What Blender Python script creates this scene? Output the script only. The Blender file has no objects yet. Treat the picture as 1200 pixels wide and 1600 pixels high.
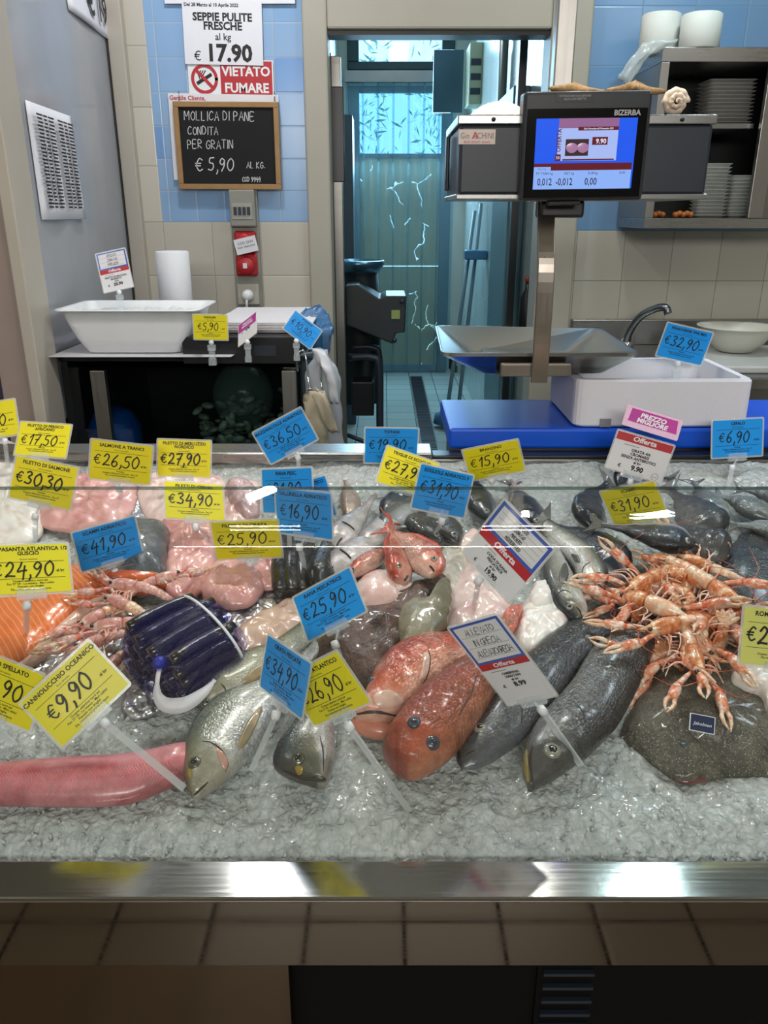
import bpy, math, random
from mathutils import Vector, Matrix, Quaternion, noise
random.seed(7)
C = bpy.context.scene.collection
SC = bpy.context.scene
# ---------------------------------------------------------------- camera
EYE = Vector((0, 0, 1.5)); FPX = 1250.0; PITCH = math.atan(468/1250)
cam = bpy.data.cameras.new('camera'); camo = bpy.data.objects.new('camera', cam); C.objects.link(camo)
camo.location = EYE; camo.rotation_euler = (math.pi/2 - PITCH, 0, 0)
cam.sensor_fit = 'VERTICAL'; cam.sensor_height = 32; cam.lens = 32*FPX/1600; cam.clip_start = .02
SC.camera = camo
SC.view_settings.view_transform = 'Standard'; SC.view_settings.look = 'None'; SC.view_settings.gamma = 1
SC.view_settings.exposure = 0.0
SC.cycles.use_denoising = True
SC.cycles.max_bounces = 10; SC.cycles.transparent_max_bounces = 24
SC.cycles.caustics_reflective = False; SC.cycles.caustics_refractive = False
SC.cycles.sample_clamp_indirect = 6
# ---------------------------------------------------------------- sky, lamps and added fill lights
W = bpy.data.worlds.new('world'); SC.world = W; W.use_nodes = True
W.node_tree.nodes['Background'].inputs[0].default_value = (.36, .66, 1, 1)
W.node_tree.nodes['Background'].inputs[1].default_value = 2.6
def area(name, loc, target, size, sizey, power, col=(1, 1, 1), spread=180):
    l = bpy.data.lights.new(name, 'AREA'); l.shape = 'RECTANGLE'; l.size = size; l.size_y = sizey
    l.energy = power; l.color = col; l.spread = math.radians(spread)
    o = bpy.data.objects.new(name, l); C.objects.link(o); o.location = loc
    o.rotation_euler = (Vector(target)-Vector(loc)).to_track_quat('-Z', 'Y').to_euler()
    return o
area('counter_light', (-.34, 1.66, 2.35), (-.3, 1.15, .9), .20, .10, 7, (1, .96, .9))
area('counter_light', (.38, 1.66, 2.35), (.36, 1.15, .9), .20, .10, 7, (1, .96, .9))
area('counter_light', (1.25, 1.6, 2.3), (.6, 1.2, .9), .3, .12, 5, (.72, .86, 1))  # added bluish light for the daylight tint at the right end
area('shop_ceiling_lamp', (-1.6, .9, 2.86), (-1.2, 1.3, 0), .3, 1.2, 10, (1, .97, .93))
area('shop_ceiling_lamp', (1.6, .9, 2.86), (1.2, 1.3, 0), .3, 1.2, 10, (1, .97, .93))
area('front_fill_light', (0, -2.4, 2.35), (0, .9, 1.0), 2.2, .5, 70, (1, .97, .92))  # added low fill from the aisle, brightens card faces more than the ice
area('workroom_ceiling_lamp', (-.53, 2.80, 2.86), (-.6, 2.9, 0), .13, .045, 11, (.98, .98, 1))
area('workroom_ceiling_lamp', (.58, 2.68, 2.86), (.6, 2.9, 0), .06, .045, 5, (1, .97, .9))
area('workroom_ceiling_lamp', (1.12, 2.65, 2.86), (1.0, 2.9, 0), .20, .05, 8, (.72, .95, 1))
area('back_room_daylight', (.12, 6.9, 2.3), (.1, 3.6, .9), .8, 1.1, 42, (.45, .76, 1))
area('back_room_fill', (.15, 5.2, 3.0), (.15, 5.6, 0), .2, .9, 7, (.7, .88, 1))  # added overhead fill that brightens the back room walls
area('outdoor_daylight', (0, 8.6, 6.5), (0, 10.2, 2.2), 4, 2, 1500, (.75, .90, 1))
# ---------------------------------------------------------------- projection helpers
FW = Vector((0, math.cos(PITCH), -math.sin(PITCH))); UPV = Vector((0, math.sin(PITCH), math.cos(PITCH)))
def ray(px, py): return FW + Vector((1, 0, 0))*((px-600)/FPX) + UPV*((800-py)/FPX)
def atY(px, py, Y): r = ray(px, py); return EYE + r*(Y/r.y)
def atZ(px, py, Z): r = ray(px, py); return EYE + r*((Z-EYE.z)/r.z)
AL = math.atan(.221)
E1 = Vector((1, 0, 0)); E2 = Vector((0, math.cos(AL), math.sin(AL))); E3 = Vector((0, -math.sin(AL), math.cos(AL)))
P0 = Vector((0, .723, .80))
def IP(px, py, h=0):
    r = ray(px, py); q = P0 + E3*h
    return EYE + r*((q-EYE).dot(E3)/r.dot(E3))
def onice(x, v, h=0): return P0 + E1*x + E2*v + E3*h
# ---------------------------------------------------------------- materials
def lin(c):
    if isinstance(c, str):
        c = tuple(int(c[i:i+2], 16)/255 for i in (0, 2, 4))
    return tuple((x/12.92 if x <= .04045 else ((x+.055)/1.055)**2.4) for x in c[:3]) + (1,)
class NT:
    def __init__(s, name):
        s.m = bpy.data.materials.new(name); s.m.use_nodes = True; s.t = s.m.node_tree
        s.p = s.t.nodes['Principled BSDF']; s.out = s.t.nodes['Material Output']
    def n(s, typ, out=0, _set=None, **kw):
        nd = s.t.nodes.new('ShaderNode'+typ)
        for k, v in (_set or {}).items(): setattr(nd, k, v)
        for k, v in kw.items():
            key = int(k[1:]) if k[0] == 'i' and k[1:].isdigit() else k.replace('_', ' ')
            s.put(nd.inputs[key], v)
        return nd.outputs[out]
    def put(s, sock, v):
        if isinstance(v, bpy.types.NodeSocket): s.t.links.new(v, sock)
        elif isinstance(v, str): sock.default_value = lin(v)
        else: sock.default_value = v
    def P(s, **kw):
        for k, v in kw.items(): s.put(s.p.inputs[k.replace('_', ' ')], v)
        return s.m
    def math(s, op, a, b=0, c=0, clamp=False):
        return s.n('Math', _set={'operation': op, 'use_clamp': clamp}, i0=a, i1=b, i2=c)
    def mix(s, f, a, b, mode='MIX'):
        nd = s.t.nodes.new('ShaderNodeMix'); nd.data_type = 'RGBA'; nd.blend_type = mode
        s.put(nd.inputs[0], f); s.put(nd.inputs[6], a); s.put(nd.inputs[7], b); return nd.outputs[2]
    def ramp(s, f, stops, interp='LINEAR'):
        nd = s.t.nodes.new('ShaderNodeValToRGB'); r = nd.color_ramp; r.interpolation = interp
        while len(r.elements) < len(stops): r.elements.new(.5)
        for e, (p, c) in zip(r.elements, stops):
            e.position = p; e.color = lin(c) if isinstance(c, (str, tuple)) else (c, c, c, 1)
        s.put(nd.inputs[0], f); return nd.outputs[0]
    def obj(s): return s.n('TexCoord', out=3)
    def noise(s, vec, scale, detail=4, rough=.55, dist=0):
        return s.n('TexNoise', Vector=vec, Scale=scale, Detail=detail, Roughness=rough, Distortion=dist)
    def bump(s, h, strength=.3, dist=.002):
        nd = s.n('Bump', Height=h, Strength=strength, Distance=dist); return nd
def simple(name, col, rough=.5, metal=0, var=.08, scale=9, coat=0, bump=0, bscale=80, **kw):
    t = NT(name); o = t.obj(); nz = t.noise(o, scale)
    c = lin(col)
    d = tuple(max(0, x*(1-var*2)) for x in c[:3])+(1,); l = tuple(min(1, x*(1+var)) for x in c[:3])+(1,)
    base = t.mix(nz, d, l)
    t.P(Base_Color=base, Roughness=rough, Metallic=metal, Coat_Weight=coat, **kw)
    t.p.inputs['Coat Roughness'].default_value = .08
    if bump: t.P(Normal=t.bump(t.noise(o, bscale, 3), bump))
    return t.m
def steel(name, col='a9aaa8', rough=.28, axis=0, smear=.35, metal=1.0, brush=.06):
    t = NT(name); o = t.obj()
    sc = [260, 260, 260]; sc[axis] = 5
    v = t.n('VectorMath', _set={'operation': 'MULTIPLY'}, i0=o, i1=tuple(sc))
    br = t.noise(v, 1.0, 3); sm = t.noise(o, 7, 5, .65)
    c = t.mix(t.math('MULTIPLY', sm, smear), col, '6f6a62')
    r = t.math('ADD', t.math('MULTIPLY', br, .12), t.math('ADD', t.math('MULTIPLY', sm, .14), rough-.12))
    t.P(Base_Color=c, Metallic=metal, Roughness=r, Normal=t.bump(br, brush, .0006)); return t.m
def glassy(name, tint=(1, 1, 1, 1), refl=1.0, ior=1.5, rough=.0):
    t = NT(name); bf = t.n('NewGeometry', out=6)
    f = t.n('Fresnel', IOR=t.math('ADD', ior, t.math('MULTIPLY', bf, 1/ior-ior)))
    f = t.math('MULTIPLY', f, refl, clamp=True)
    a = t.n('BsdfTransparent', Color=tint); b = t.n('BsdfGlossy', Roughness=rough, Color=(1, 1, 1, 1))
    m = t.n('MixShader', i0=f, i1=a, i2=b); t.t.links.new(m, t.out.inputs[0]); return t.m
def clearplastic(name, col='e8eef0', alpha=.35, rough=.12):
    t = NT(name); nz = t.noise(t.obj(), 40)
    a = t.n('BsdfTransparent'); b = t.n('BsdfPrincipled', Base_Color=col, Roughness=rough)
    m = t.n('MixShader', i0=t.math('ADD', t.math('MULTIPLY', nz, .12), alpha-.06), i1=a, i2=b)
    t.t.links.new(m, t.out.inputs[0]); return t.m
def emit(name, col, strength=1.0):
    t = NT(name); nz = t.noise(t.obj(), 12)
    c = t.mix(nz, tuple(x*.92 for x in lin(col)[:3])+(1,), lin(col))
    t.P(Base_Color=(.01, .01, .01, 1), Emission_Color=c, Emission_Strength=strength, Roughness=.15); return t.m
def tile(name, c1, c2, grout, sx, sz, plane='xz', ox=0, oz=0, rough=.22, mortar=.0025, extra=None, thr=.7, var=.06):
    t = NT(name); sp = t.n('SeparateXYZ', Vector=t.obj()); spn = sp.node
    ax = {'x': 0, 'y': 1, 'z': 2}
    u = t.math('DIVIDE', t.math('SUBTRACT', spn.outputs[ax[plane[0]]], ox), sx)
    v = t.math('DIVIDE', t.math('SUBTRACT', spn.outputs[ax[plane[1]]], oz), sz)
    fu = t.math('FLOOR', u); fv = t.math('FLOOR', v)
    wn = t.n('TexWhiteNoise', Vector=t.n('CombineXYZ', X=fu, Y=fv, Z=0.37))
    col = t.mix(t.math('GREATER_THAN', wn, thr), c1, c2)
    col = t.mix(t.math('MULTIPLY', wn, var*2), col, 'ffffff')
    col = t.mix(t.math('MULTIPLY', t.noise(t.obj(), 3, 5), .10), col, '6d6a60')
    def edge(w, f, s):
        d = t.math('SUBTRACT', w, f); d = t.math('MINIMUM', d, t.math('SUBTRACT', 1, d))
        return t.math('MULTIPLY', d, s)
    e = t.math('MINIMUM', edge(u, fu, sx), edge(v, fv, sz))
    g = t.math('LESS_THAN', e, mortar/2)
    col = t.mix(g, col, grout)
    hb = t.math('MINIMUM', t.math('DIVIDE', e, mortar*1.6), 1)
    t.P(Base_Color=col, Roughness=t.math('ADD', t.math('MULTIPLY', g, .5), rough), Normal=t.bump(hb, .5, .0015)); return t.m
# ---------------------------------------------------------------- mesh collector
class MB:
    def __init__(s): s.v = []; s.f = []; s.uv = None; s.mi = []; s.cur = 0
    def add(s, vs, fs, uvs=None):
        b = len(s.v); s.v += [Vector(x) for x in vs]; s.f += [[b+i for i in f] for f in fs]; s.mi += [s.cur]*len(fs)
        if uvs is not None:
            if s.uv is None: s.uv = [(0, 0)]*b
            s.uv += list(uvs)
        elif s.uv is not None: s.uv += [(0, 0)]*len(vs)
        return s
    def box(s, x0, x1, y0, y1, z0, z1, M=None):
        vs = [Vector((x, y, z)) for z in (z0, z1) for y in (y0, y1) for x in (x0, x1)]
        if M: vs = [M @ v for v in vs]
        return s.add(vs, [(0, 2, 3, 1), (4, 5, 7, 6), (0, 1, 5, 4), (2, 6, 7, 3), (0, 4, 6, 2), (1, 3, 7, 5)])
    def loft(s, rings, caps=True, closed=True, uvs=None):
        n = len(rings[0]); vs = [p for r in rings for p in r]; fs = []
        for i in range(len(rings)-1):
            for j in range(n if closed else n-1):
                k = (j+1) % n; fs.append((i*n+j, i*n+k, (i+1)*n+k, (i+1)*n+j))
        if caps and closed: fs.append(tuple(range(n-1, -1, -1))); fs.append(tuple((len(rings)-1)*n+j for j in range(n)))
        return s.add(vs, fs, uvs)
    def tube(s, pts, r, n=8, r2=None, caps=True):
        pts = [Vector(p) for p in pts]; rings = []; up = None
        for i, p in enumerate(pts):
            d = (pts[min(i+1, len(pts)-1)]-pts[max(i-1, 0)]).normalized()
            if up is None:
                up = Vector((0, 0, 1)) if abs(d.z) < .9 else Vector((1, 0, 0))
            up = (up - d*up.dot(d)).normalized(); b = d.cross(up)
            rr = r[i] if isinstance(r, (list, tuple)) else (r if r2 is None else r+(r2-r)*i/(len(pts)-1))
            rings.append([p+(up*math.cos(a)+b*math.sin(a))*rr for a in [2*math.pi*k/n for k in range(n)]])
        return s.loft(rings, caps)
    def lathe(s, prof, cen, n=32, axis=None, sx=1, sy=1):
        Q = Vector((0, 0, 1)).rotation_difference(Vector(axis)) if axis else Quaternion()
        rings = [[Vector(cen)+Q @ Vector((r*math.cos(2*math.pi*k/n)*sx, r*math.sin(2*math.pi*k/n)*sy, z)) for k in range(n)] for r, z in prof]
        return s.loft(rings, True)
    def ball(s, c, rx, ry=None, rz=None, n=14, m=10, M=None):
        ry = ry or rx; rz = rz or rx; rings = []
        for i in range(m+1):
            a = math.pi*i/m; rr = max(math.sin(a), .002)
            rings.append([Vector((rx*rr*math.cos(2*math.pi*k/n), ry*rr*math.sin(2*math.pi*k/n), -rz*math.cos(a))) for k in range(n)])
        rings = [[(M @ p if M else p)+Vector(c) for p in r] for r in rings]
        return s.loft(rings, True)
    def prism(s, poly, M, z0, z1):
        n = len(poly); vs = [M @ Vector((x, y, z)) for z in (z0, z1) for x, y in poly]
        return s.add(vs, [tuple(range(n-1, -1, -1)), tuple(range(n, 2*n))]+[(i, (i+1) % n, n+(i+1) % n, n+i) for i in range(n)])
    def ribbon(s, pts, w, M, z=0):
        pts = [Vector((p[0], p[1])) for p in pts]; L = []
        for i, p in enumerate(pts):
            d = pts[min(i+1, len(pts)-1)]-pts[max(i-1, 0)]
            d = d.normalized() if d.length > 1e-9 else Vector((1, 0)); nn = Vector((-d.y, d.x))*w/2
            if i == 0: p = p-d*w*.4
            if i == len(pts)-1: p = p+d*w*.4
            L.append((p+nn, p-nn))
        vs = [M @ Vector((q.x, q.y, z)) for a in L for q in a]
        return s.add(vs, [(2*i, 2*i+1, 2*i+3, 2*i+2) for i in range(len(L)-1)])
    def text(s, body, x, y, size, M, z=0, align='CENTER', bold=0.0, xs=1.0, shear=0, lead=1.0):
        vs, fs = textgeo(body, size, align, bold, shear, lead)
        return s.add([M @ Vector((x+v[0]*xs, y+v[1], z)) for v in vs], fs)
    def build(s, name, mat=None, parent=None, smooth=True, bevel=0, solid=0, subd=0, world=True):
        me = bpy.data.meshes.new(name)
        off = base_of(parent) if (parent and world) else Vector((0, 0, 0))
        me.from_pydata([tuple(v-off) for v in s.v], [], s.f)
        for m in (mat if isinstance(mat, (list, tuple)) else [mat]):
            if m: me.materials.append(m)
        if isinstance(mat, (list, tuple)): me.polygons.foreach_set('material_index', s.mi)
        if s.uv is not None:
            ul = me.uv_layers.new(name='UVMap')
            for l in me.loops: ul.data[l.index].uv = s.uv[l.vertex_index]
        if smooth: me.shade_smooth() if hasattr(me, 'shade_smooth') else me.polygons.foreach_set('use_smooth', [True]*len(me.polygons))
        me.validate(); me.update()
        o = bpy.data.objects.new(name, me); C.objects.link(o)
        if parent: o.parent = parent
        if bevel:
            b = o.modifiers.new('bevel', 'BEVEL'); b.width = bevel; b.segments = 2; b.limit_method = 'ANGLE'
        if solid:
            b = o.modifiers.new('solid', 'SOLIDIFY'); b.thickness = solid; b.offset = 0
        if subd:
            b = o.modifiers.new('sub', 'SUBSURF'); b.levels = subd; b.render_levels = subd
        return o
def base_of(o):
    p = Vector((0, 0, 0))
    while o: p += o.location; o = o.parent
    return p
_tc = {}
def textgeo(body, size, align='CENTER', bold=0.0, shear=0, lead=1.0):
    k = (body, size, align, bold, shear, lead)
    if k not in _tc:
        cu = bpy.data.curves.new('t', 'FONT'); cu.body = body; cu.size = size; cu.align_x = align; cu.offset = bold*size; cu.shear = shear
        cu.space_line = lead; cu.resolution_u = 2
        ob = bpy.data.objects.new('t', cu); me = bpy.data.meshes.new_from_object(ob)
        _tc[k] = ([tuple(v.co) for v in me.vertices], [tuple(p.vertices) for p in me.polygons])
        bpy.data.objects.remove(ob); bpy.data.curves.remove(cu); bpy.data.meshes.remove(me)
    return _tc[k]
def thing(name, label, cat, loc=(0, 0, 0), group=None):
    o = bpy.data.objects.new(name, None); C.objects.link(o); o.location = loc; o.empty_display_size = .05
    o['label'] = label; o['category'] = cat
    if group: o['group'] = group
    return o
def tag(o, label, cat, group=None, kind=None):
    o['label'] = label; o['category'] = cat
    if group: o['group'] = group
    if kind: o['kind'] = kind
    return o
def struct(o): o['kind'] = 'structure'; return o
def crom(pts, n, closed=False):
    pts = [Vector(p) for p in pts]; out = []; m = len(pts); seg = m if closed else m-1
    for i in range(n):
        t = i/(n if closed else n-1)*seg; k = min(int(t), seg-1); u = t-k
        g = (lambda j: pts[j % m]) if closed else (lambda j: pts[max(0, min(m-1, j))])
        a, b, c, d = g(k-1), g(k), g(k+1), g(k+2)
        if not closed:
            if k == 0: a = b*2-c
            if k+2 > m-1: d = c*2-b
        out.append(.5*((2*b)+(c-a)*u+(2*a-5*b+4*c-d)*u*u+(3*b-a-3*c+d)*u**3))
    return out
I4 = Matrix.Identity(4)
# stroke lettering for marker prices and chalk
GL = {'0': [[(.5, 1), (.15, .72), (.1, .3), (.38, 0), (.7, .25), (.75, .7), (.5, 1)]], '1': [[(.12, .68), (.3, .82), (.48, 1), (.42, .5), (.34, 0)]],
 '2': [[(.1, .75), (.35, 1), (.62, .8), (.45, .4), (.05, .03), (.3, .08), (.75, .05)]], '3': [[(.1, .9), (.4, 1), (.6, .8), (.3, .55), (.65, .35), (.5, .05), (.05, .1)]],
 '4': [[(.4, 1), (.25, .7), (.08, .38), (.4, .42), (.75, .45)], [(.62, .75), (.58, .4), (.5, -.15)]], '5': [[(.72, 1), (.25, .95), (.2, .6), (.55, .55), (.65, .25), (.4, 0), (.05, .08)]],
 '6': [[(.6, 1), (.2, .6), (.1, .2), (.4, 0), (.65, .25), (.4, .48), (.12, .3)]], '7': [[(.1, .93), (.4, .97), (.72, .97), (.5, .5), (.3, 0)], [(.2, .5), (.62, .52)]],
 '8': [[(.55, .95), (.2, .85), (.35, .55), (.65, .25), (.35, 0), (.12, .22), (.45, .55), (.62, .85), (.5, .97)]],
 '9': [[(.65, .85), (.35, 1), (.12, .7), (.4, .5), (.65, .8), (.6, .4), (.3, 0)]], ',': [[(.2, .1), (.2, -.05), (.1, -.22)]],
 '.': [[(.1, .03), (.16, .03)]], '€': [[(.78, .88), (.48, 1), (.15, .62), (.2, .25), (.5, .02), (.82, .15)], [(0, .62), (.62, .62)], [(0, .42), (.57, .42)]], ' ': [],
 'A': [[(0, 0), (.35, 1), (.7, 0)], [(.12, .35), (.58, .35)]], 'B': [[(0, 0), (0, 1), (.45, .9), (.4, .6), (0, .52), (.55, .4), (.5, .08), (0, 0)]],
 'C': [[(.65, .85), (.35, 1), (.05, .6), (.1, .15), (.4, 0), (.65, .15)]], 'D': [[(0, 0), (0, 1), (.45, .85), (.62, .45), (.4, .08), (0, 0)]],
 'E': [[(.6, 1), (0, 1), (0, 0), (.6, 0)], [(0, .5), (.45, .5)]], 'F': [[(.6, 1), (0, 1), (0, 0)], [(0, .5), (.4, .5)]],
 'G': [[(.65, .85), (.35, 1), (.05, .6), (.1, .15), (.4, 0), (.65, .2), (.65, .45), (.4, .45)]], 'H': [[(0, 0), (0, 1)], [(.6, 0), (.6, 1)], [(0, .5), (.6, .5)]],
 'I': [[(.1, 0), (.1, 1)]], 'L': [[(0, 1), (0, 0), (.5, 0)]], 'M': [[(0, 0), (.05, 1), (.4, .4), (.75, 1), (.8, 0)]], 'N': [[(0, 0), (.02, 1), (.6, 0), (.62, 1)]],
 'O': [[(.4, 1), (.08, .7), (.1, .25), (.4, 0), (.7, .3), (.68, .75), (.4, 1)]], 'P': [[(0, 0), (0, 1), (.5, .9), (.5, .58), (0, .48)]],
 'R': [[(0, 0), (0, 1), (.5, .9), (.5, .6), (0, .5), (.6, 0)]], 'S': [[(.6, .9), (.3, 1), (.08, .75), (.5, .4), (.5, .1), (.05, .05)]],
 'T': [[(0, 1), (.7, 1)], [(.35, 1), (.35, 0)]], 'U': [[(0, 1), (.05, .15), (.35, 0), (.6, .2), (.62, 1)]], 'V': [[(0, 1), (.3, 0), (.62, 1)]], 'Z': [[(0, 1), (.6, 1), (0, 0), (.6, 0)]],
 'K': [[(0, 0), (0, 1)], [(.55, 1), (0, .45), (.6, 0)]]}
WID = {',': .35, '.': .35, ' ': .5, 'I': .35, 'M': 1.05, '1': .65}
def hand(mb, s, x, y, h, w, M, z=0, slant=.15, jit=.05, gap=1.0, rnd=None):
    rnd = rnd or random
    for ch in s:
        dy = rnd.uniform(-jit, jit)*h
        for st in GL.get(ch, []):
            p = [(a+b*slant+rnd.uniform(-.02, .02), b) for a, b in st]
            p = [(x+a*h*.75, y+b*h+dy) for a, b in p]
            if len(p) > 3 or ch.isdigit() and len(p) > 2: p = [(v.x, v.y) for v in crom([Vector((a, b, 0)) for a, b in p], len(p)*4)]
            mb.ribbon(p, w, M, z)
        x += WID.get(ch, .9)*h*.75*gap
    return x
def handw(s, h, gap=1.0): return sum(WID.get(c, .9) for c in s)*h*.75*gap
# ================================================================ materials used in several places
M_STEEL = steel('brushed_steel'); M_STEELD = steel('dull_steel', '8e8c88', .36, 0, .5); M_STEELV = steel('post_steel', 'a3a09c', .34, 2, .25)
M_RAIL = steel('rail_steel', 'c2c1bd', .11, 0, .35, 1.0, .08); M_PANEL = steel('panel_steel', '67615a', .05, 0, .8, 1.0, .008)
M_WHITE = simple('white_plastic', 'e9ebee', .35, var=.03); M_PAPER = simple('white_paper', 'e4e4ea', .6, var=.03)
M_BLACK = simple('black_plastic', '16181b', .35); M_DARKGREY = simple('dark_grey_casing', '1f2733', .42, bump=.08, bscale=900)
M_INK = simple('black_ink', '14120f', .5); M_RED = simple('sign_red', 'b8232c', .4, var=.04); M_CHROME = simple('chrome', 'c8ccd0', .12, 1)
M_CREAM = simple('cream_metal', 'b7b0a4', .45, var=.04); M_TAN = simple('tan_metal', '9c8c84', .45, var=.05)
M_GLASS = glassy('counter_glass', (.97, .985, .98, 1), .7); M_CLEAR = clearplastic('clear_plastic', 'dfe8ec', .30); M_CLEAR2 = clearplastic('clear_laminate', 'e6e6e0', .42, .1)
M_BLUEPL = simple('blue_board', '0a56d8', .33, var=.06, coat=.1); M_FOAM = simple('polystyrene', 'dfdee6', .8, var=.03, bump=.25, bscale=260)
# ================================================================ setting
tl_cream = tile('cream_wall_tile', 'c3bdb0', 'cac4b6', '9b978c', .2, .212, 'xz', -.31, 1.463-.212*6, var=.03)
tl_mos = tile('blue_mosaic_tile', '84acd6', '5793d2', 'a9b6c4', .113, .119, 'xz', -.31, 1.463, var=.05, thr=.70)
tl_blue = tile('blue_wall_tile', '6f9cc8', '6a97c4', '7d98b0', .2, .2, 'xz', .78, 1.43, var=.03)
tl_cream2 = tile('cream_kitchen_tile', 'c2c0b2', 'c6c3b6', '84847c', .2, .2, 'xz', .80, 1.43-1.2, var=.03)
tl_floor = tile('staff_floor_tile', '9fb0aa', '93a49f', '4b5653', .2, .2, 'xy', .02, .05, rough=.3, mortar=.006)
tl_shop = tile('shop_floor_tile', '9a8a74', '94846e', '2c2722', .218, .62, 'xy', .045, .62-.02, rough=.3, mortar=.009)
tl_back = tile('back_room_tile', 'b4c0bd', 'b9c5c2', '8f9b99', .2, .2, 'yz', 0, .15, var=.03)
M_PLASTER = simple('pale_plaster', 'c8c4b8', .7, var=.04); M_DOORW = simple('beige_panel', 'aaa598', .5, var=.03)
def wallbox(name, mat, *b): return struct(MB().box(*b).build(name, mat, smooth=False))
wallbox('floor', tl_shop, -3, 3, -2.6, 1.0, -.05, 0)
wallbox('floor', tl_floor, -3, 3, 1.0, 7.4, -.05, .15)
wallbox('ceiling', M_PLASTER, -3, 3, -2.6, 3.6, 2.9, 2.95)
wallbox('ceiling', M_PLASTER, -1.0, 1.4, 3.6, 7.4, 3.05, 3.1)
wallbox('wall_front', simple('shop_wall', '8e8c8a', .7), -3, 3, -2.7, -2.6, 0, 2.9)
wallbox('wall_left', M_PLASTER, -3.1, -3, -2.6, 3.6, 0, 2.9)
wallbox('wall_right', M_PLASTER, 3, 3.1, -2.6, 3.6, 0, 2.9)
wallbox('wall_back', tl_cream, -3, -.91, 3.5, 3.6, .15, 2.9)
wallbox('wall_back', tl_cream, -.91, -.31, 3.5, 3.6, .15, 1.463)
wallbox('wall_back', tl_mos, -.91, -.31, 3.5, 3.6, 1.463, 2.9)
wallbox('wall_back', tl_cream2, .79, 3, 3.5, 3.6, .15, 1.43)
wallbox('wall_back', tl_blue, .79, 3, 3.5, 3.6, 1.43, 2.9)
wallbox('wall_back', M_DOORW, -.31, .79, 3.52, 3.6, 2.30, 2.9)
for a, b, z0, z1 in ((-.31, -.215, .15, 2.30), (.635, .79, .15, 2.30), (-.215, .635, 2.15, 2.30)):
    o = MB().box(a, b, 3.47, 3.64, z0, z1).build('trim_1', M_DOORW, smooth=False, bevel=.008); struct(o)
MB_ = MB().box(-.215, .635, 3.50, 3.60, 2.135, 2.15); struct(MB_.build('trim_2', M_BLACK, smooth=False))
# staff room behind the doorway
wallbox('wall_back_room_left', tl_back, -.46, -.36, 3.64, 7.3, .15, 3.05)
wallbox('wall_back_room_right', tl_back, .68, .78, 3.64, 7.3, .15, 3.05)
for b in ((-.36, -.29, .15, 3.05), (.56, .68, .15, 3.05), (-.29, .56, 2.45, 2.56), (-.29, .56, 2.93, 3.05)):
    wallbox('wall_back_room_end', tl_back if False else M_PLASTER, b[0], b[1], 7.2, 7.3, b[2], b[3])
M_GREENFR = simple('dark_green_paint', '123a3c', .4)
wf = MB()
for b in ((-.29, .56, 2.56, 2.62), (-.29, .56, 2.87, 2.93), (-.29, -.20, 2.62, 2.87), (.46, .56, 2.62, 2.87)): wf.box(b[0], b[1], 7.18, 7.26, b[2], b[3])
win = struct(wf.build('window_1', M_GREENFR, smooth=False, bevel=.006))
MB().box(-.20, .46, 7.215, 7.225, 2.62, 2.87).build('window_pane', glassy('window_glass', (.9, .96, 1, 1), .6), win, smooth=False)
# rear door: frame, high pane, cracked translucent panel
t = NT('cracked_film'); o_ = t.obj()
vv = t.n('VectorMath', _set={'operation': 'MULTIPLY'}, i0=o_, i1=(1, 0, .75))
dv = t.n('VectorMath', _set={'operation': 'ADD'}, i0=vv, i1=t.n('VectorMath', _set={'operation': 'SCALE'}, i0=t.n('TexNoise', out=1, Vector=o_, Scale=5.0, Detail=3), Scale=.22))
vd = t.n('TexVoronoi', Vector=dv, Scale=4.2, _set={'feature': 'DISTANCE_TO_EDGE'})
cr = t.math('LESS_THAN', vd, .013); mk = t.math('GREATER_THAN', t.noise(o_, 2.6, 1), .53)
cr = t.math('MULTIPLY', cr, mk)
body = t.n('BsdfPrincipled', Base_Color=t.mix(t.noise(o_, 5), 'b4a688', 'cabd9c'), Roughness=.4)
trl = t.n('BsdfTranslucent', Color='d8c8a0'); bb = t.n('MixShader', i0=.15, i1=body, i2=trl)
t.t.links.new(t.n('MixShader', i0=cr, i1=bb, i2=t.n('BsdfTransparent')), t.out.inputs[0]); M_FILM = t.m
d = MB()
for b in ((-.29, -.20, .15, 2.45), (.47, .56, .15, 2.45), (-.20, .47, 2.40, 2.45), (-.20, .47, 1.92, 1.955), (-.20, .47, .15, .22)): d.box(b[0], b[1], 7.20, 7.25, b[2], b[3])
door = struct(d.build('door_1', simple('grey_door_frame', '6f7f86', .4), smooth=False, bevel=.005))
MB().box(-.20, .47, 7.22, 7.228, 1.955, 2.40).build('door_pane', glassy('door_glass', (.8, .93, 1, 1), .5), door, smooth=False)
MB().box(-.20, .47, 7.222, 7.226, 1.07, 1.92).build('door_panel', M_FILM, door, smooth=False)
MB().box(-.20, .47, 7.222, 7.226, .22, 1.062).build('door_panel', M_FILM, door, smooth=False)
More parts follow.
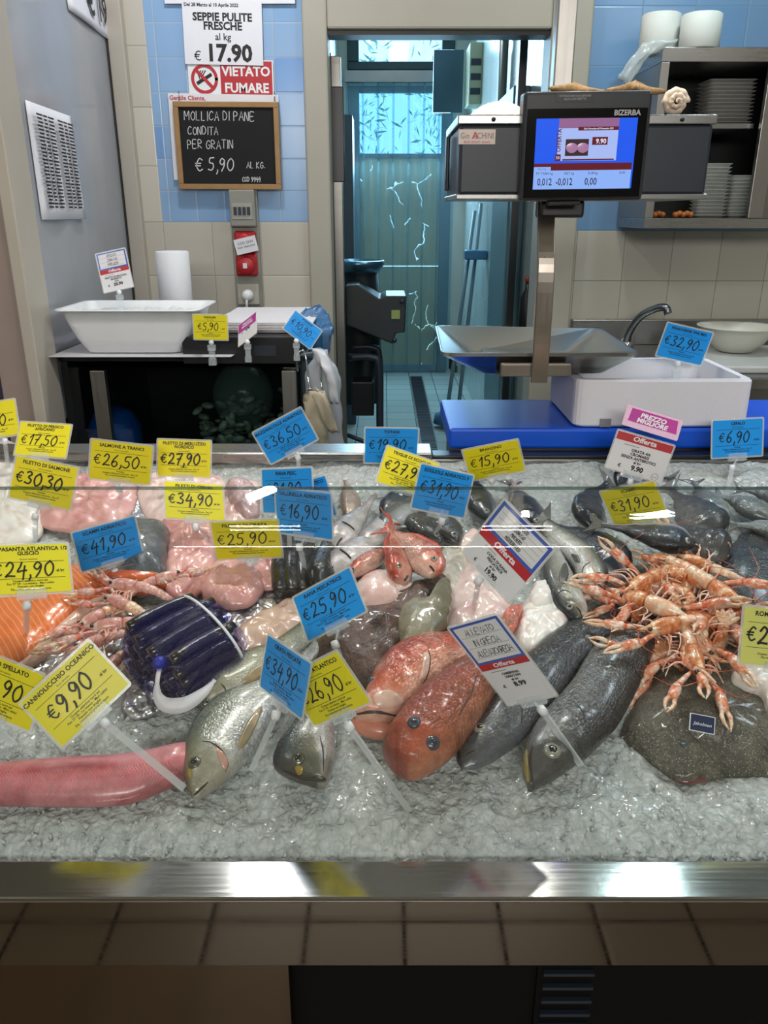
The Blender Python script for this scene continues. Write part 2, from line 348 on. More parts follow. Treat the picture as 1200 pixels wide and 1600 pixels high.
# strip curtain in front of the rear door
t = NT('curtain_vinyl'); nz = t.noise(t.n('VectorMath', _set={'operation': 'MULTIPLY'}, i0=t.obj(), i1=(30, 1, 1.5)), 1.0, 4)
a = t.n('BsdfTransparent', Color=(.80, .89, .93, 1)); b = t.n('BsdfPrincipled', Base_Color='9fb0b4', Roughness=.18)
t.t.links.new(t.n('MixShader', i0=t.math('MULTIPLY', nz, .24), i1=a, i2=b), t.out.inputs[0]); M_VINYL = t.m
cu = thing('strip_curtain', 'clear vinyl strip curtain hanging over the back door under the high window', 'curtain', (.13, 7.1, .18))
MB().box(-.31, .58, 7.06, 7.12, 2.46, 2.54).build('rail', M_STEELD, cu, smooth=False)
for k in range(7):
    x0 = -.30+k*.122
    m = MB(); yy = 7.09-(k % 2)*.012
    pts = [[Vector((x0+.14*i/6, yy-.010*math.sin(math.pi*i/6)+.004*math.sin(z*3+k), z)) for i in range(7)] for z in [.19+2.3*j/14 for j in range(15)]]
    m.loft(pts, False, False); m.build('strip', M_VINYL, cu, solid=.002)
# outdoors beyond the windows
gr = wallbox('ground', simple('outdoor_ground', '7a8a70', .9), -6, 6, 7.4, 16, -.1, 0)
lf = simple('leaf_green', '7fa8a0', .5, var=.3, scale=30)
rnd = random.Random(3)
for bi, (bx, by, bz, br, lab) in enumerate(((-1.0, 9.6, 2.7, 1.25, 'leafy green bush outside the back window, the left one'), (1.45, 9.9, 2.8, 1.25, 'leafy green bush outside the back window, the right one'))):
    bt = thing('garden_bush', lab, 'bush', (bx, by, 0))
    m = MB()
    for i in range(2400):
        a = rnd.uniform(0, 6.28); rr = br*rnd.random()**.4; e = rnd.uniform(-1, 1)
        c = Vector((bx+rr*math.cos(a)*math.sqrt(1-e*e), by+rr*.5*math.sin(a)*math.sqrt(1-e*e), bz+rr*e*1.2))
        d1 = Vector((rnd.gauss(0, 1), rnd.gauss(0, .5), rnd.gauss(0, 1))).normalized(); d2 = d1.cross(Vector((rnd.gauss(0, 1), rnd.gauss(0, 1), rnd.gauss(0, 1)))).normalized()
        l = rnd.uniform(.035, .08); w = l*.22
        m.add([c-d1*l, c+d2*w, c+d1*l, c-d2*w], [(0, 1, 2, 3)])
    m.build('foliage', lf, bt)
    MB().tube([(bx, by, 0), (bx+.05, by, 1.2), (bx, by, 2.2)], .05, 8, .02).build('trunk', simple('bark', '5a4632', .9), bt)
# left side glazed partition: post, glass, wall trim
struct(MB().box(-1.11, -1.02, 2.30, 2.40, .15, 2.9).build('trim_3', M_TAN, smooth=False, bevel=.004))
struct(MB().box(-1.02, -.985, 2.28, 2.42, .15, 2.9).build('trim_3', M_CREAM, smooth=False, bevel=.004))
struct(MB().box(-1.40, -1.11, 2.33, 2.42, .15, 2.9).build('trim_3', M_TAN, smooth=False, bevel=.004)) if False else None
t = NT('frosted_glass'); nz = t.noise(t.obj(), 2.2, 3)
a = t.n('BsdfTransparent', Color=(.78, .80, .82, 1)); b = t.n('BsdfPrincipled', Base_Color='c2c6ce', Roughness=.12)
t.t.links.new(t.n('MixShader', i0=t.math('ADD', t.math('MULTIPLY', nz, .35), .42), i1=a, i2=b), t.out.inputs[0]); M_FROST = t.m
pm = MB(); pv = [Vector((-.992, 2.42, .9)), Vector((-1.052, 3.46, .9))]
w2 = pm.add([pv[0], pv[1], pv[1]+Vector((0, 0, 2)), pv[0]+Vector((0, 0, 2))], [(0, 1, 2, 3)]).build('window_2', M_FROST, smooth=False, solid=.006); struct(w2)
struct(MB().box(-1.062, -1.045, 3.44, 3.50, .15, 2.9).build('trim_4', M_BLACK, smooth=False))
struct(MB().box(-1.045, -.985, 3.455, 3.50, .15, 2.9).build('trim_4', M_CREAM, smooth=False, bevel=.004))
PD = (pv[1]-pv[0]).normalized(); PN = Vector((PD.y, -PD.x, 0))
def pane_M(d, z):   # frame on the glazed side wall: x runs into the room, y up, z towards the room
    Mx = Matrix.Identity(4); Mx.col[0][:3] = PD; Mx.col[1][:3] = (0, 0, 1); Mx.col[2][:3] = PN
    Mx.translation = pv[0]+PD*d+PN*.005+Vector((0, 0, z-.9)); return Mx
def sheet(name, label, cat, M, w, h, curl=.01, base=None):
    r = thing(name, label, cat, M.translation); m = MB()
    rows = [[M @ Vector((-w/2+w*i/10, -h/2+h*j/8, .002+curl*abs(math.sin(i*.5))*(1-j/8))) for i in range(11)] for j in range(9)]
    m.loft(rows, False, False); m.build('sheet', M_PAPER, r, solid=.0006); return r
def px_on_pane(px, py):
    r = ray(px, py); n = PN; t = (pv[0]-EYE).dot(n)/r.dot(n); return EYE+r*t
q = px_on_pane(85, 258); dd = (q-pv[0]).dot(PD)
nt = sheet('notice_sheet', 'white two-column printed notice taped inside the frosted glass at far left', 'notice', pane_M(dd, q.z), .40, .31, .012)
m = MB(); Mn = pane_M(dd, q.z)
for c in (-.165, .02):
    for k in range(26):
        y = .125-k*.0098
        for s_, e_ in ((0, .05), (.055, .09), (.097, .15)): m.box(c+s_+.004*(k % 3), c+e_-.006*(k % 2), y-.0025, y+.0025, .0155, .0158, Mn)
m.build('print', M_INK, nt, smooth=False)
q = px_on_pane(150, 5); dd = (q-pv[0]).dot(PD); Mn = pane_M(dd-.08, q.z)
nt = sheet('price_poster', 'white poster with large price 19.90 at top left of the frosted glass', 'poster', Mn, .62, .20, .006)
MB().text('€ 19.90', .11, -.06, .13, Mn, .012, 'CENTER', .02).build('printed_price', M_INK, nt, smooth=False)
# ---------------------------------------------------------------- signs on the mosaic wall
def wallM(px, py, Y=3.49, roll=0):
    p = atY(px, py, Y); return Matrix.Translation(p) @ Matrix.Rotation(math.pi/2, 4, 'X') @ Matrix.Rotation(roll, 4, 'Z')
SX = 3.05/1250
M_ = wallM(348, 43, 3.485, -.02)
t_ = thing('price_sheet', 'white paper sheet offering cuttlefish at 17.90 above the no smoking sign', 'sign', M_.translation)
MB().box(-.150, .150, -.125, .16, 0, .001, M_).build('sheet', M_PAPER, t_, smooth=False)
m = MB(); m.text('Del 28 Marzo al 10 Aprile 2022', -.04, .068, .016, M_, .0016, 'CENTER', .03); m.text('SEPPIE PULITE\nFRESCHE', 0, .022, .037, M_, .0016, 'CENTER', .035, lead=.8); m.text('al kg', 0, -.042, .033, M_, .0016, 'CENTER', .012)
m.text('€', -.100, -.112, .045, M_, .0016, 'CENTER', .0); m.text('17.90', .02, -.112, .080, M_, .0016, 'CENTER', .035); m.build('printed_text', M_INK, t_, smooth=False)
M_ = wallM(361, 124, 3.492, -.01)
t_ = thing('no_smoking_sign', 'red and white no smoking sign reading VIETATO FUMARE above the chalkboard', 'sign', M_.translation)
MB().box(-.165, .165, -.066, .066, 0, .002, M_).build('plate', M_WHITE, t_, smooth=False)
MB().box(-.04, .160, -.062, .062, .002, .003, M_).build('red_panel', M_RED, t_, smooth=False)
m = MB()
ring = [(-.102+.046*math.cos(a), .0+.046*math.sin(a)) for a in [2*math.pi*k/40 for k in range(41)]]
m.ribbon(ring, .012, M_, .0034); m.ribbon([(-.135, .032), (-.069, -.032)], .012, M_, .0036); m.build('prohibition_ring', M_RED, t_, smooth=False)
m = MB(); m.ribbon([(-.128, -.014), (-.078, .014)], .012, M_, .0030)
for k in range(3): m.ribbon([(-.12+k*.009, -.0), (-.125+k*.009, .014), (-.115+k*.009, .028)], .004, M_, .0030)
m.build('cigarette', M_INK, t_, smooth=False)
m = MB(); m.text('VIETATO', .060, .012, .046, M_, .0036, 'CENTER', .03); m.text('FUMARE', .060, -.045, .046, M_, .0036, 'CENTER', .03); m.build('lettering', M_WHITE, t_, smooth=False)
M_ = wallM(352, 212, 3.488, -.015)
t_ = thing('customer_notice', 'white notice sheet with red heading hung behind the chalkboard', 'notice', M_.translation)
MB().box(-.215, .215, -.165, .147, 0, .002, M_).build('sheet', M_PAPER, t_, smooth=False)
m = MB(); m.text('Gentile Cliente,', -.14, .124, .022, M_, .0026, 'CENTER', .02); m.build('heading', M_RED, t_, smooth=False)
M_ = wallM(357, 229, 3.478, -.005)
t_ = thing('chalkboard', 'black chalkboard in a wooden frame hanging on the blue tiled wall', 'chalkboard', M_.translation)
MB().box(-.185, .185, -.138, .138, 0, .010, M_).build('slate', simple('slate_black', '0b0c0f', .8, var=.2, scale=20), t_, smooth=False)
m = MB(); w, h = .205, .158
for b in ((-w, w, h-.02, h), (-w, w, -h, -h+.02), (-w, -w+.02, -h+.02, h-.02), (w-.02, w, -h+.02, h-.02)): m.box(b[0], b[1], b[2], b[3], -.003, .018, M_)
m.build('frame', simple('pine_frame', 'a37c4c', .5, var=.15, scale=30), t_, smooth=False, bevel=.002)
m = MB(); rc = random.Random(2)
for s_, x, y, hh in (('MOLLICA DI PANE', -.165, .092, .031), ('CONDITA', -.155, .042, .028), ('PER GRATIN', -.160, -.008, .030), ('€ 5,90', -.135, -.088, .046), ('AL KG.', .07, -.078, .022), ('COD 9944', .05, -.128, .016)):
    hand(m, s_, x, y, hh, .0026 if hh < .04 else .004, M_, .0112, .08, .06, 1.02 if hh > .02 else .9, rc)
m.build('chalk_writing', simple('chalk', 'd6d6d4', .9), t_, smooth=False)
m = MB()
for x in (-.18, .19): m.tube([M_ @ Vector((x, .16, .008)), M_ @ Vector((x, .195, .004))], .002, 6)
m.build('hanger', M_CHROME, t_)
# sheet fixed above the price sheet
M_ = wallM(340, -4, 3.487); t_ = thing('paper_strip', 'white paper edge peeping in above the price sheet at the top', 'paper', M_.translation)
MB().box(-.20, .29, -.02, .09, 0, .001, M_).build('sheet', M_PAPER, t_, smooth=False)
# electrical column
M_ = wallM(386, 388, 3.495, .0)
t_ = thing('socket_column', 'grey electrical column with two red industrial sockets under the chalkboard', 'electrical panel', M_.translation)
M_GREYP = simple('grey_plastic', '8f8f86', .5)
MB().box(-.056, .056, -.235, .235, 0, .02, M_).build('back_plate', M_GREYP, t_, smooth=False, bevel=.003)
br = MB().box(-.054, .050, .085, .225, .02, .055, M_).build('breaker_box', M_GREYP, t_, smooth=False, bevel=.006)
MB().box(-.042, .038, .115, .175, .055, .058, M_).build('window_cover', simple('smoked_cover', 'aaaaa2', .2), br, smooth=False)
for k in range(4): MB().box(-.036+k*.018, -.023+k*.018, .13, .16, .058, .062, M_).build('switch', M_DARKGREY, br, smooth=False)
for y in (.025, -.065):
    so = MB().box(-.045, .045, y-.044, y+.044, .02, .04, M_).build('red_socket', M_RED, t_, smooth=False, bevel=.012)
    MB().lathe([(.036, 0), (.036, .03), (.03, .035), (.005, .036)], M_ @ Vector((0, y, .04)), 24, (0, -1, 0)).build('socket_cap', M_RED, so)
MB().box(-.008, .008, -.075, -.055, .076, .078, M_).build('rating_label', M_PAPER, t_, smooth=False)
Ml = M_ @ Matrix.Translation((.01, .015, .082)) @ Matrix.Rotation(.22, 4, 'Z')
MB().box(-.045, .045, -.03, .03, 0, .001, Ml).build('tape_label', M_PAPER, t_, smooth=False)
MB().text('COD 250V\nnon staccare', 0, .006, .014, Ml, .0015, 'CENTER', .0).build('label_writing', M_INK, t_, smooth=False)
so = MB().box(-.045, .045, -.225, -.14, .02, .035, M_).build('white_socket', simple('ivory_plastic', 'b5b2a4', .4), t_, smooth=False, bevel=.004)
MB().lathe([(.024, 0), (.024, .02), (.018, .05), (.01, .055)], M_ @ Vector((0, -.185, .035)), 20, (0, -1, 0)).build('plug', M_WHITE, so)
MB().tube([M_ @ Vector((0, -.185, .08)), M_ @ Vector((0, -.22, .09)), M_ @ Vector((-.01, -.26, .05)), M_ @ Vector((-.015, -.36, .03))], .005, 8).build('cable', M_WHITE, t_)
# ---------------------------------------------------------------- sliding door edge and back room things
t_ = thing('sliding_door', 'grey sliding door leaf with black pull handle at the left of the doorway', 'door leaf', (-.20, 3.68, .15))
MB().box(-.215, -.175, 3.655, 3.70, .16, 2.09).build('leaf', M_STEELD, t_, smooth=False, bevel=.003)
MB().box(-.225, -.165, 3.65, 3.66, 1.62, 1.98).build('pull_handle', M_BLACK, t_, smooth=False, bevel=.004)
MB().box(-.228, -.212, 3.645, 3.70, .16, 2.10).build('seal', M_BLACK, t_, smooth=False)
m = MB(); p = atY(590, 490, 4.0)
t_ = thing('scale_machine', 'black machine with tilted control box and basin just inside the doorway', 'machine', (-.12, 4.1, .15))
Mx = Matrix.Translation((-.02, 4.0, 1.02))
m = MB().prism([(-.16, .16), (-.10, .165), (.0, .10), (.03, .115), (.125, .115), (.12, -.055), (.075, -.06), (.065, -.11), (-.16, -.02)], Mx @ Matrix.Rotation(math.pi/2, 4, 'X'), -.14, .14)
m.build('control_box', simple('black_housing', '1b2426', .4), t_, smooth=False, bevel=.006)
MB().box(.035, .075, 3.853, 3.858, 1.03, 1.07).build('sticker', simple('yellow_sticker', '8a9a5a', .5), t_, smooth=False)
for z in (1.11, 0.93): MB().lathe([(.012, 0), (.012, .012), (.002, .014)], (.085 if z > 1 else .05, 3.86, z), 14, (0, -1, 0)).build('knob', M_DARKGREY, t_)
MB().lathe([(.10, -.06), (.13, -.02), (.135, .0), (.125, .004), (.11, -.02), (.02, -.05)], (-.13, 4.25, 1.27), 28).build('basin', simple('blue_steel_basin', '5f8aa2', .25, .8), t_)
MB().lathe([(.115, .4), (.115, .78), (.10, 1.08)], (-.13, 4.25, .15), 24).build('drum', M_BLACK, t_)
t_ = thing('tube_stool', 'dark tubular steel stand in the doorway below the black machine', 'stand', (-.06, 3.95, .15))
MB().tube(crom([(-.17, 3.85, .85), (-.06, 3.85, .85), (-.025, 3.85, .80), (-.02, 3.85, .5), (-.02, 3.85, .15)], 20), .018, 10).build('leg', M_DARKGREY, t_)
MB().tube([(-.02, 3.85, .42), (-.18, 3.95, .36)], .011, 8).build('brace', M_DARKGREY, t_); MB().tube([(-.02, 3.85, .40), (-.18, 3.8, .48)], .011, 8).build('brace', M_DARKGREY, t_)
MB().box(-.16, -.05, 3.9, 4.05, .55, .72).build('motor_box', M_BLACK, t_, smooth=False, bevel=.006)
MB().tube(crom([(-.17, 4.15, .85), (-.06, 4.15, .85), (-.025, 4.15, .80), (-.02, 4.15, .5), (-.02, 4.15, .15)], 20), .018, 10).build('leg', M_DARKGREY, t_)
tag(MB().box(-.355, -.19, 5.3, 5.6, .15, 2.05).build('locker', simple('blue_grey_locker', '3a5460', .4), smooth=False, bevel=.006), 'tall dark blue-grey locker against the left wall of the back room', 'locker')
t_ = thing('floor_drain', 'long grated metal drain channel in the back room floor', 'drain', (.28, 5.6, .15))
MB().box(.225, .335, 4.0, 7.0, .150, .153).build('channel', M_STEELD, t_, smooth=False)
m = MB()
for k in range(90): m.box(.235, .325, 4.02+k*.033, 4.036+k*.033, .153, .156)
gr_ = m.build('grating', M_DARKGREY, t_, smooth=False)
t_ = thing('floor_squeegee', 'green floor squeegee head lying by the drain in the back room', 'squeegee', tuple(atZ(690, 575, .16)))
q = atZ(690, 578, .16); Mq = Matrix.Translation(q) @ Matrix.Rotation(-.5, 4, 'Z')
MB().box(-.15, .15, -.02, .02, 0, .05, Mq).build('head', simple('green_plastic', '1d6a50', .4), t_, smooth=False, bevel=.005)
MB().box(-.15, .15, -.006, .006, -.008, .01, Mq).build('blade', M_BLACK, t_, smooth=False)
hd = MB().box(.08, .14, -.03, .03, .02, .12, Mq).build('holder', M_BLACK, t_, smooth=False, bevel=.006)
MB().tube([Mq @ Vector((.11, 0, .1)), Vector((.66, q.y+.2, 1.3))], .012, 8).build('handle', M_STEELD, t_)
M_POLE = simple('grey_pole', '6f8a94', .4)
for i, (a, b, lab) in enumerate((((712, 520), (742, 330), 'grey broom handle leaning on the back room wall, the left one'), ((726, 525), (752, 318), 'grey mop handle leaning on the back room wall, the right one'))):
    p1 = atY(a[0], a[1]+25, 5.4); p2 = atY(b[0], b[1], 5.7+.0*i); p1.z = max(p1.z, .5)
    dn = (p1-p2); p1 = p2+dn*((p2.z-.16)/(p2.z-p1.z))
    t_ = thing('broom' if i == 0 else 'mop', lab, 'broom' if i == 0 else 'mop', tuple(p1))
    MB().tube([p1, p2], .013, 8).build('handle', M_POLE, t_); MB().lathe([(.02, 0), (.08, .02), (.07, .08), (.02, .1)], p1, 14).build('head', simple('blue_bristle' if i == 0 else 'mop_cotton', '4a7a9a' if i == 0 else '8a9a9c', .8), t_)
q = atY(742, 398, 5.55)
t_ = thing('tool_holder', 'blue plastic tool holder on the right wall of the back room', 'holder', tuple(q))
MB().box(q.x-.07, .68, q.y-.05, q.y+.05, q.z-.03, q.z+.03).build('clip_body', simple('blue_clip', '3f7ea8', .4), t_, smooth=False, bevel=.01)
q = atY(750, 120, 6.4)
t_ = thing('fuse_box', 'beige fuse box with open glazed lid high on the back room wall', 'fuse box', (.66, 6.4, q.z))
MB().box(.59, .68, 6.25, 6.55, q.z-.19, q.z+.19).build('cabinet', simple('beige_box', '9a9c80', .5), t_, smooth=False, bevel=.006)
ld = MB().box(.36, .58, 6.58, 6.60, q.z-.21, q.z+.2).build('lid', simple('smoked_lid', '3c5460', .15), t_, smooth=False, bevel=.004)
for k in range(3): MB().box(.60, .67, 6.245, 6.25, q.z-.13+k*.09, q.z-.09+k*.09).build('breaker', M_DARKGREY, t_, smooth=False)
t_ = thing('wall_pipe', 'vertical grey pipe running down the back room wall', 'pipe', (.64, 4.9, .15))
MB().tube([(.645, 4.9, .15), (.645, 4.9, 3.0)], .025, 12).build('pipe', M_STEELD, t_)
for z in (1.1, 2.0): MB().box(.62, .68, 4.87, 4.93, z, z+.03).build('bracket', M_STEELD, t_, smooth=False)
tag(MB().box(.60, .68, 4.15, 4.75, .4, 2.05).build('wall_cabinet', simple('teal_panel', '5d7f88', .4), smooth=False, bevel=.006), 'pale teal panel cabinet on the right wall of the back room behind the scale', 'cabinet')
tag(MB().box(.60, .635, 4.02, 4.08, .15, 2.4).build('door_track', M_BLACK, smooth=False), 'black upright track just inside the right side of the doorway', 'track')
p = atY(832, 485, 3.75)
t_ = thing('dark_bottle', 'small dark bottle standing at the right jamb of the doorway', 'bottle', (p.x, 3.9, p.z-.12))
MB().lathe([(.035, 0), (.037, .02), (.036, .16), (.015, .20), (.014, .235)], (p.x, 3.9, p.z-.12), 18).build('body', M_BLACK, t_)
MB().lathe([(.017, 0), (.017, .025), (.003, .027)], (p.x, 3.9, p.z+.115), 14).build('cap', simple('orange_cap', 'b0562a', .5), t_)
tag(MB().box(p.x-.09, .632, 3.8, 4.0, p.z-.15, p.z-.12).build('bracket_shelf', M_STEELD, smooth=False), 'small steel bracket shelf under the dark bottle', 'shelf')
# ================================================================ left back counter with dark glass front
t_ = thing('display_cabinet', 'black glass fronted display cabinet behind the fish counter on the left', 'cabinet', (-.55, 2.9, .15))
MB().box(-1.0, -.235, 2.44, 3.30, 1.075, 1.10).build('top', M_BLACK, t_, smooth=False, bevel=.003)
MB().box(-.985, -.25, 3.25, 3.30, .15, 1.075).build('back_panel', M_BLACK, t_, smooth=False)
MB().box(-.985, -.25, 2.44, 3.25, .15, .62).build('plinth', M_BLACK, t_, smooth=False)
MB().box(-.985, -.965, 2.44, 3.25, .62, 1.075).build('side_panel', M_BLACK, t_, smooth=False)
MB().box(-.27, -.25, 2.44, 3.25, .62, 1.075).build('side_panel', M_BLACK, t_, smooth=False)
MB().box(-.98, -.255, 2.425, 2.431, .62, 1.06).build('front_glass', glassy('smoked_glass', (.66, .73, .74, 1), .8), t_, smooth=False)
for x in (-.862, -.286): MB().box(x-.022, x+.022, 2.395, 2.42, .62, 1.055 if x > -.5 else 1.055).build('post', M_STEELV, t_, smooth=False, bevel=.002)
MB().box(-.60, -.245, 2.40, 2.438, 1.075, 1.155).build('control_strip', M_BLACK, t_, smooth=False, bevel=.003)
MB().box(-.385, -.32, 2.395, 2.40, 1.10, 1.13).build('indicator', M_DARKGREY, t_, smooth=False)
def shell_pts(c, r, n, seed):
    rn = random.Random(seed); out = []
    for i in range(n): out.append(Vector(c)+Vector((rn.gauss(0, .5)*r, rn.gauss(0, .28)*r, abs(rn.gauss(0, .4))*r)))
    return out
t_ = thing('mussel_bag', 'green mesh bag of dark shells behind the black cabinet glass', 'bag of shells', (-.43, 2.62, .62))
m = MB(); rn = random.Random(5)
for i, c in enumerate(shell_pts((-.44, 2.54, .76), .19, 190, 4)):
    c.x = max(-.60, min(-.29, c.x)); c.y = max(2.47, c.y)
    R_ = Matrix.Rotation(rn.uniform(0, 6), 3, 'X') @ Matrix.Rotation(rn.uniform(0, 6), 3, 'Z')
    m.ball(c, .022, .013, .008, 8, 6, R_)
tag_o = m.build('shells', simple('shell_dark', '7f8a78', .35, var=.3, scale=50, coat=.3), t_); tag_o['kind'] = 'stuff'
m = MB(); m.ball((-.46, 2.58, .94), .10, .09, .11, 22, 14); m.build('mesh_bag', clearplastic('green_mesh', '8a9c92', .26), t_)
q = Vector((-.82, 2.65, .62))
tag(MB().lathe([(.05, 0), (.075, .06), (.085, .16), (.085, .22), (.06, .27), (.02, .29)], (-.885, 2.56, .62), 28).build('blue_bag', simple('blue_plastic_bag', '0c62c0', .35)), 'bright blue plastic bag inside the cabinet at its left end', 'bag')
tag(MB().box(-.72, -.62, 2.5, 2.52, .68, .76, Matrix.Rotation(.0, 4, 'X')).build('teal_packet', simple('teal_packet', '2b7f86', .4), smooth=False), 'small teal packet seen through the dark cabinet glass', 'packet')
# white tub of ice on a paper sheet
zt = 1.103
def px3(px, py, Z): return atZ(px, py, Z)
tag(MB().add([(-.985, 2.36, zt+.0), (-.45, 2.36, zt), (-.40, 2.9, zt), (-.97, 2.9, zt)], [(0, 1, 2, 3)]).build('paper_sheet', M_PAPER, smooth=False, solid=.002), 'white paper sheet under the white tub on the back counter', 'paper')
def rrect(w, d, r, n=6):
    out = []
    for cx, cy, a0 in ((w/2-r, d/2-r, 0), (-w/2+r, d/2-r, 90), (-w/2+r, -d/2+r, 180), (w/2-r, -d/2+r, 270)):
        for k in range(n+1):
            a = math.radians(a0+90*k/n); out.append((cx+r*math.cos(a), cy+r*math.sin(a)))
    return out
def tray(name, mat, parent, cen, w, d, h, bw, bd, r=.03, wall=.004, rim=.012, M=None, fl=3):
    """open tray: outside from base (bw, bd) up to rim (w, d), then back down inside"""
    M = M or Matrix.Translation(cen); rings = []
    for f, z, s in [(0, 0, 0)]+[((k/fl)**.75, h*k/fl, 0) for k in range(1, fl+1)]:
        rings.append([M @ Vector((x, y, z)) for x, y in rrect(bw+(w-2*rim-bw)*f, bd+(d-2*rim-bd)*f, r)])
    for ww, z in ((0, h-.002), (0, h+.002), (2*rim, h+.002)):
        rings.append([M @ Vector((x, y, z)) for x, y in rrect(w-ww, d-ww, r+.004)])
    for k in range(fl, -1, -1):
        f = (k/fl)**.75
        rings.append([M @ Vector((x, y, max(wall, h*k/fl-.001))) for x, y in rrect(bw+(w-2*rim-bw)*f-2*wall, bd+(d-2*rim-bd)*f-2*wall, r)])
    return MB().loft(rings, True).build(name, mat, parent)
t_ = thing('white_tub', 'large white plastic tub filled with crushed ice on the left back counter', 'tub', (-.78, 2.52, zt+.003))
tray('body', M_WHITE, t_, (-.748, 2.505, zt+.006), .425, .29, .125, .28, .21, .03, .005, .014)
m = MB(); rows = []
for j in range(16):
    rows.append([Vector((-.748-.18+.36*i/24, 2.505-.115+.23*j/15, zt+.108+.012*noise.noise(Vector((i*.6, j*.6, 0)))+.012*noise.noise(Vector((i*1.7, j*1.7, 4))))) for i in range(25)])
m.loft(rows, False, False); ic = m.build('ice', simple('tub_ice', 'dfe6ea', .25, var=.1, scale=60, bump=.8, bscale=160), None)
tag(ic, 'crushed ice heaped in the white tub on the back counter', 'ice', kind='stuff')
def anyclip(parent, top, foot, mat=None):
    top = Vector(top); foot = Vector(foot); d = (top-foot)
    m = MB(); m.box(-.011, .011, -.008, .008, 0, .02); m.box(-.009, .009, -.004, .004, .02, .05); m.box(-.012, .012, -.006, .006, .045, .062)
    s_ = d.length/.075; R_ = Vector((0, 0, 1)).rotation_difference(d).to_matrix().to_4x4()
    m.v = [foot+(R_ @ (v*s_)) for v in m.v]; m.build('clip', M_CLEAR, parent, smooth=False)
    MB().ball(top-d*.08, .0075).build('clip_joint', M_WHITE, parent)
# paper roll, basket, clear lidded boxes, wrapping paper pile
q = atY(274, 455, 3.05)
t_ = thing('paper_roll', 'white paper towel roll standing against the cream tiles', 'paper roll', (q.x, 3.05, 1.10))
MB().lathe([(.057, 0), (.060, .004), (.060, .262), (.056, .266), (.022, .266), (.02, .26), (.02, .02)], (q.x, 3.05, 1.103), 40).build('roll', simple('tissue', 'e6e8ec', .85, bump=.3, bscale=120, var=.02), t_)
MB().lathe([(.021, 0), (.021, .263), (.018, .263), (.018, .01)], (q.x, 3.05, 1.103), 24).build('core', simple('cardboard', 'a08e74', .8), t_)
q = atY(238, 470, 2.85)
t_ = thing('plastic_basket', 'small white ribbed plastic basket between the tub and the paper roll', 'basket', (q.x, 2.83, 1.103))
tray('body', M_WHITE, t_, (q.x, 2.83, 1.103), .21, .17, .075, .165, .13, .02, .003, .006)
m = MB()
for k in range(13): m.box(q.x-.088+k*.0146-.003, q.x-.088+k*.0146+.003, 2.752-.002, 2.757, 1.113, 1.168)
m.build('ribs', M_WHITE, t_, smooth=False)
tag(MB().tube([(q.x-.07, 2.80, 1.181), (q.x-.035, 2.79, 1.176), (q.x-.01, 2.80, 1.168)], .006, 8).build('lemon_wedge', simple('lemon_yellow', 'd8b820', .5)), 'little yellow wedge lying in the white basket', 'lemon')
q = atY(305, 472, 2.85)
t_ = thing('clear_box', 'stack-topped clear plastic lidded box beside the white basket', 'box', (q.x, 2.85, 1.103))
MB().box(q.x-.055, q.x+.055, 2.76, 2.96, 1.103, 1.150).build('body', M_CLEAR, t_, smooth=False, bevel=.006)
MB().box(q.x-.06, q.x+.06, 2.755, 2.965, 1.150, 1.158).build('lid', M_CLEAR2, t_, smooth=False, bevel=.003)
m = MB(); M_WR = simple('wrapping_paper', 'd6d3d6', .7, var=.03)
rn = random.Random(8)
for k in range(7):
    x0 = -.56+rn.uniform(-.006, .006)+.008*k; y0 = 2.47+rn.uniform(-.006, .006)
    tg = thing('wrapping_sheet', 'white wrapping paper sheet in the pile on the right end of the back counter', 'paper', (-.4, 2.75, 1.158+k*.004), 'pile of wrapping sheets') if False else None
    o = MB().box(x0, x0+.30, y0, y0+.42, 1.157+k*.0045, 1.1605+k*.0045).build('wrapping_sheets', M_WR, smooth=False)
    tag(o, 'white wrapping paper pack in the pile on the right end of the back counter', 'paper', 'pile of wrapping paper')
tag(MB().box(-.59, -.25, 2.45, 2.98, 1.101, 1.155).build('cabinet_riser', M_BLACK, smooth=False, bevel=.003), 'low black riser under the pile of wrapping paper', 'riser')
# blue mesh, hanging bags, hooks
def crumple(name, mat, outline3, depth, amp, seed, parent, n=16):
    """a creased bag: a closed lens of two faces between a left and a right edge given from the top down"""
    rings = []; L, R_ = outline3
    for j in range(n+1):
        f = j/n; a = crom(L, n+1)[j]; b = crom(R_, n+1)[j]; ring = []
        for i in range(20):
            ang = 2*math.pi*i/20; c = (math.cos(ang)+1)/2; p = a.lerp(b, 1-c)+Vector((0, -depth*math.sin(ang)*(.25+.75*math.sin(math.pi*min(1, .12+f*.88))), 0))
            k = Vector((p.x*28+seed, p.z*16, ang*.9)); nn = noise.noise(k)
            p = p+Vector((nn*amp, abs(nn)*-amp*1.4, noise.noise(k*1.9)*amp)); ring.append(p)
        rings.append(ring)
    return MB().loft(rings, True).build(name, mat, parent)
A = lambda px, py, Y: atY(px, py, Y)
o = crumple('blue_net', clearplastic('blue_film', '1f6ea8', .55, .3), ([A(478, 482, 2.7), A(470, 515, 2.6), A(482, 560, 2.6)], [A(500, 478, 2.7), A(526, 515, 2.6), A(508, 560, 2.6)]), .04, .022, 3, None)
tag(o, 'crumpled translucent blue bag at the right end of the wrapping paper', 'bag')
t_ = thing('carrier_bags', 'white plastic carrier bags hanging at the end of the back counter', 'bag', tuple(A(510, 540, 2.33)))
mb_ = clearplastic('white_film', 'b4bac2', .82, .3)
crumple('bag', mb_, ([A(488, 545, 2.36), A(478, 610, 2.35), A(482, 722, 2.35)], [A(512, 548, 2.36), A(534, 610, 2.35), A(538, 722, 2.35)]), .035, .016, 9, t_)
